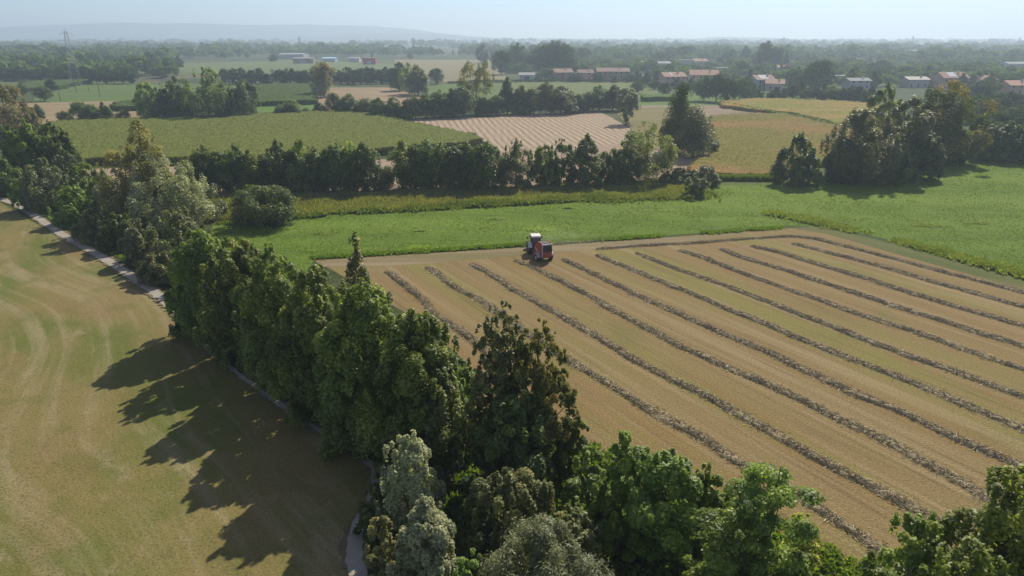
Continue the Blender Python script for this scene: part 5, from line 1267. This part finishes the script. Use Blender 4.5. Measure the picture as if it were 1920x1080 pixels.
top_, bot_ = len(vs), len(vs) + 1; vs += [(0, 0, 1), (0, 0, -1)]
fs = [(j * n_ + i, (j + 1) * n_ + i, (j + 1) * n_ + (i + 1) % n_, j * n_ + (i + 1) % n_) for j in range(k_ - 2) for i in range(n_)]
fs += [(top_, i, (i + 1) % n_) for i in range(n_)] + [(bot_, (k_ - 2) * n_ + (i + 1) % n_, (k_ - 2) * n_ + i) for i in range(n_)]
dust = du.add(vs, fs).build('dust_cloud', md2); dx_, dy_ = G(1062, 470)
dust.location = (dx_, dy_, 1.7); dust.scale = (8.5, 6, 1.6); props(dust, 'thin pale dust drifting to the right behind the tractor and baler', 'dust', None, 'stuff')

# ------------------------------------------------------------------ walker on the path
def skin(name, verts, edges, radii, mat, parent, sub=1):
    me = bpy.data.meshes.new(name); me.from_pydata(verts, edges, []); me.update()
    o = link(name, me, mat, parent)
    md_ = o.modifiers.new('skin', 'SKIN'); sv = me.skin_vertices[0].data if me.skin_vertices else None
    if sv is None:
        me.skin_vertices  # layer made with the modifier
    for i, r_ in enumerate(radii):
        me.skin_vertices[0].data[i].radius = (r_, r_) if not isinstance(r_, tuple) else r_
    me.skin_vertices[0].data[0].use_root = True
    s_ = o.modifiers.new('sub', 'SUBSURF'); s_.levels = sub; s_.render_levels = sub
    return o
def lathe_rings(name, rings, mat, parent, n=14):
    """closed loft through elliptical rings (x,y,z,rx,ry)"""
    m = MB(); vs = [(x + rx * math.cos(2 * PI * i / n), y + ry * math.sin(2 * PI * i / n), z) for x, y, z, rx, ry in rings for i in range(n)]
    fs = [(j * n + i, j * n + (i + 1) % n, (j + 1) * n + (i + 1) % n, (j + 1) * n + i) for j in range(len(rings) - 1) for i in range(n)]
    fs += [list(range(n - 1, -1, -1)), list(range((len(rings) - 1) * n, len(rings) * n))]
    return m.add(vs, fs).build(name, mat, parent, smooth=True)
SKIN = plain('skin', (.45, .27, .19), .6, noise=.04); SHIRT = plain('pale_shirt', (.62, .62, .62), .85, noise=.05); JEAN = plain('blue_jeans', (.07, .11, .20), .9, noise=.1); HAIR = plain('dark_hair', (.03, .022, .018), .6); SHOE = plain('shoe', (.06, .05, .05), .7)
wx_, wy_ = G(141.5, 452.5)
BV = [(0, 0, .95), (0, 0, 1.15), (0, 0, 1.38), (0, 0, 1.50), (0, .01, 1.62), (0, .01, 1.70),
      (-.18, 0, 1.42), (-.25, -.04, 1.16), (-.25, .08, .93), (-.25, .13, .85),
      (.18, 0, 1.42), (.25, .05, 1.16), (.26, .0, .93), (.26, -.01, .85),
      (-.10, 0, .90), (-.11, .12, .50), (-.11, .06, .09), (-.11, .18, .05),
      (.10, 0, .90), (.11, -.05, .50), (.11, -.22, .12), (.11, -.12, .05)]
BE = [(0, 1), (1, 2), (2, 3), (3, 4), (4, 5), (2, 6), (6, 7), (7, 8), (8, 9), (2, 10), (10, 11), (11, 12), (12, 13), (0, 14), (14, 15), (15, 16), (16, 17), (0, 18), (18, 19), (19, 20), (20, 21)]
BR = [.12, .115, .13, .055, .095, .08, .06, .045, .035, .03, .06, .045, .035, .03, .085, .06, .04, .035, .085, .06, .04, .035]
try:
    person = skin('person', BV, BE, BR, SKIN, None, 2)
except Exception as e:
    print('skin failed', e)
    person = empty('person', (0, 0, 0))
person.location = (wx_, wy_, .03); person.rotation_euler = (0, 0, math.radians(30))
props(person, 'person in a pale shirt and blue trousers walking on the gravel path', 'person')
lathe_rings('shirt', [(0, 0, .92, .165, .125), (0, 0, 1.1, .16, .12), (0, 0, 1.3, .19, .135), (0, 0, 1.43, .20, .12), (0, 0, 1.50, .09, .08)], SHIRT, person)
for s in (-1, 1):
    lathe_rings('sleeve', [(s * .245, -.03 * s * -1, 1.18, .062, .062), (s * .22, 0, 1.32, .068, .066), (s * .17, 0, 1.45, .06, .06)], SHIRT, person)
tv = lambda a, b, c: [(a[0], a[1], a[2], .062, .065), (b[0], b[1], b[2], .078, .08), (c[0], c[1], c[2], .105, .105)]
lathe_rings('trousers', tv((-.11, .07, .10), (-.11, .11, .5), (-.08, 0, .95)), JEAN, person); lathe_rings('trousers', tv((.11, -.20, .14), (.11, -.06, .5), (.08, 0, .95)), JEAN, person)
lathe_rings('hair', [(0, -.03, 1.60, .085, .08), (0, -.02, 1.70, .105, .105), (0, -.01, 1.77, .08, .08), (0, 0, 1.80, .03, .03)], HAIR, person)
lathe_rings('shoe', [(-.11, .14, .0, .05, .13), (-.11, .12, .07, .05, .1), (-.11, .07, .12, .045, .05)], SHOE, person); lathe_rings('shoe', [(.11, -.15, .02, .05, .13), (.11, -.18, .09, .05, .1), (.11, -.21, .15, .045, .05)], SHOE, person)

# ------------------------------------------------------------------ air: even haze over the whole plain
HZ = 0.00031
mh_, nt, out = new_mat('haze_air')
pv = N(nt, 'ShaderNodeVolumePrincipled'); pv.inputs['Color'].default_value = (.67, .82, 1.0, 1); pv.inputs['Density'].default_value = HZ; pv.inputs['Anisotropy'].default_value = .4
nt.links.new(pv.outputs[0], out.inputs['Volume'])
hz = MB().box(-7600, 7600, -90, 7600, -1.0, 162).build('haze', mh_); hz['kind'] = 'stuff'
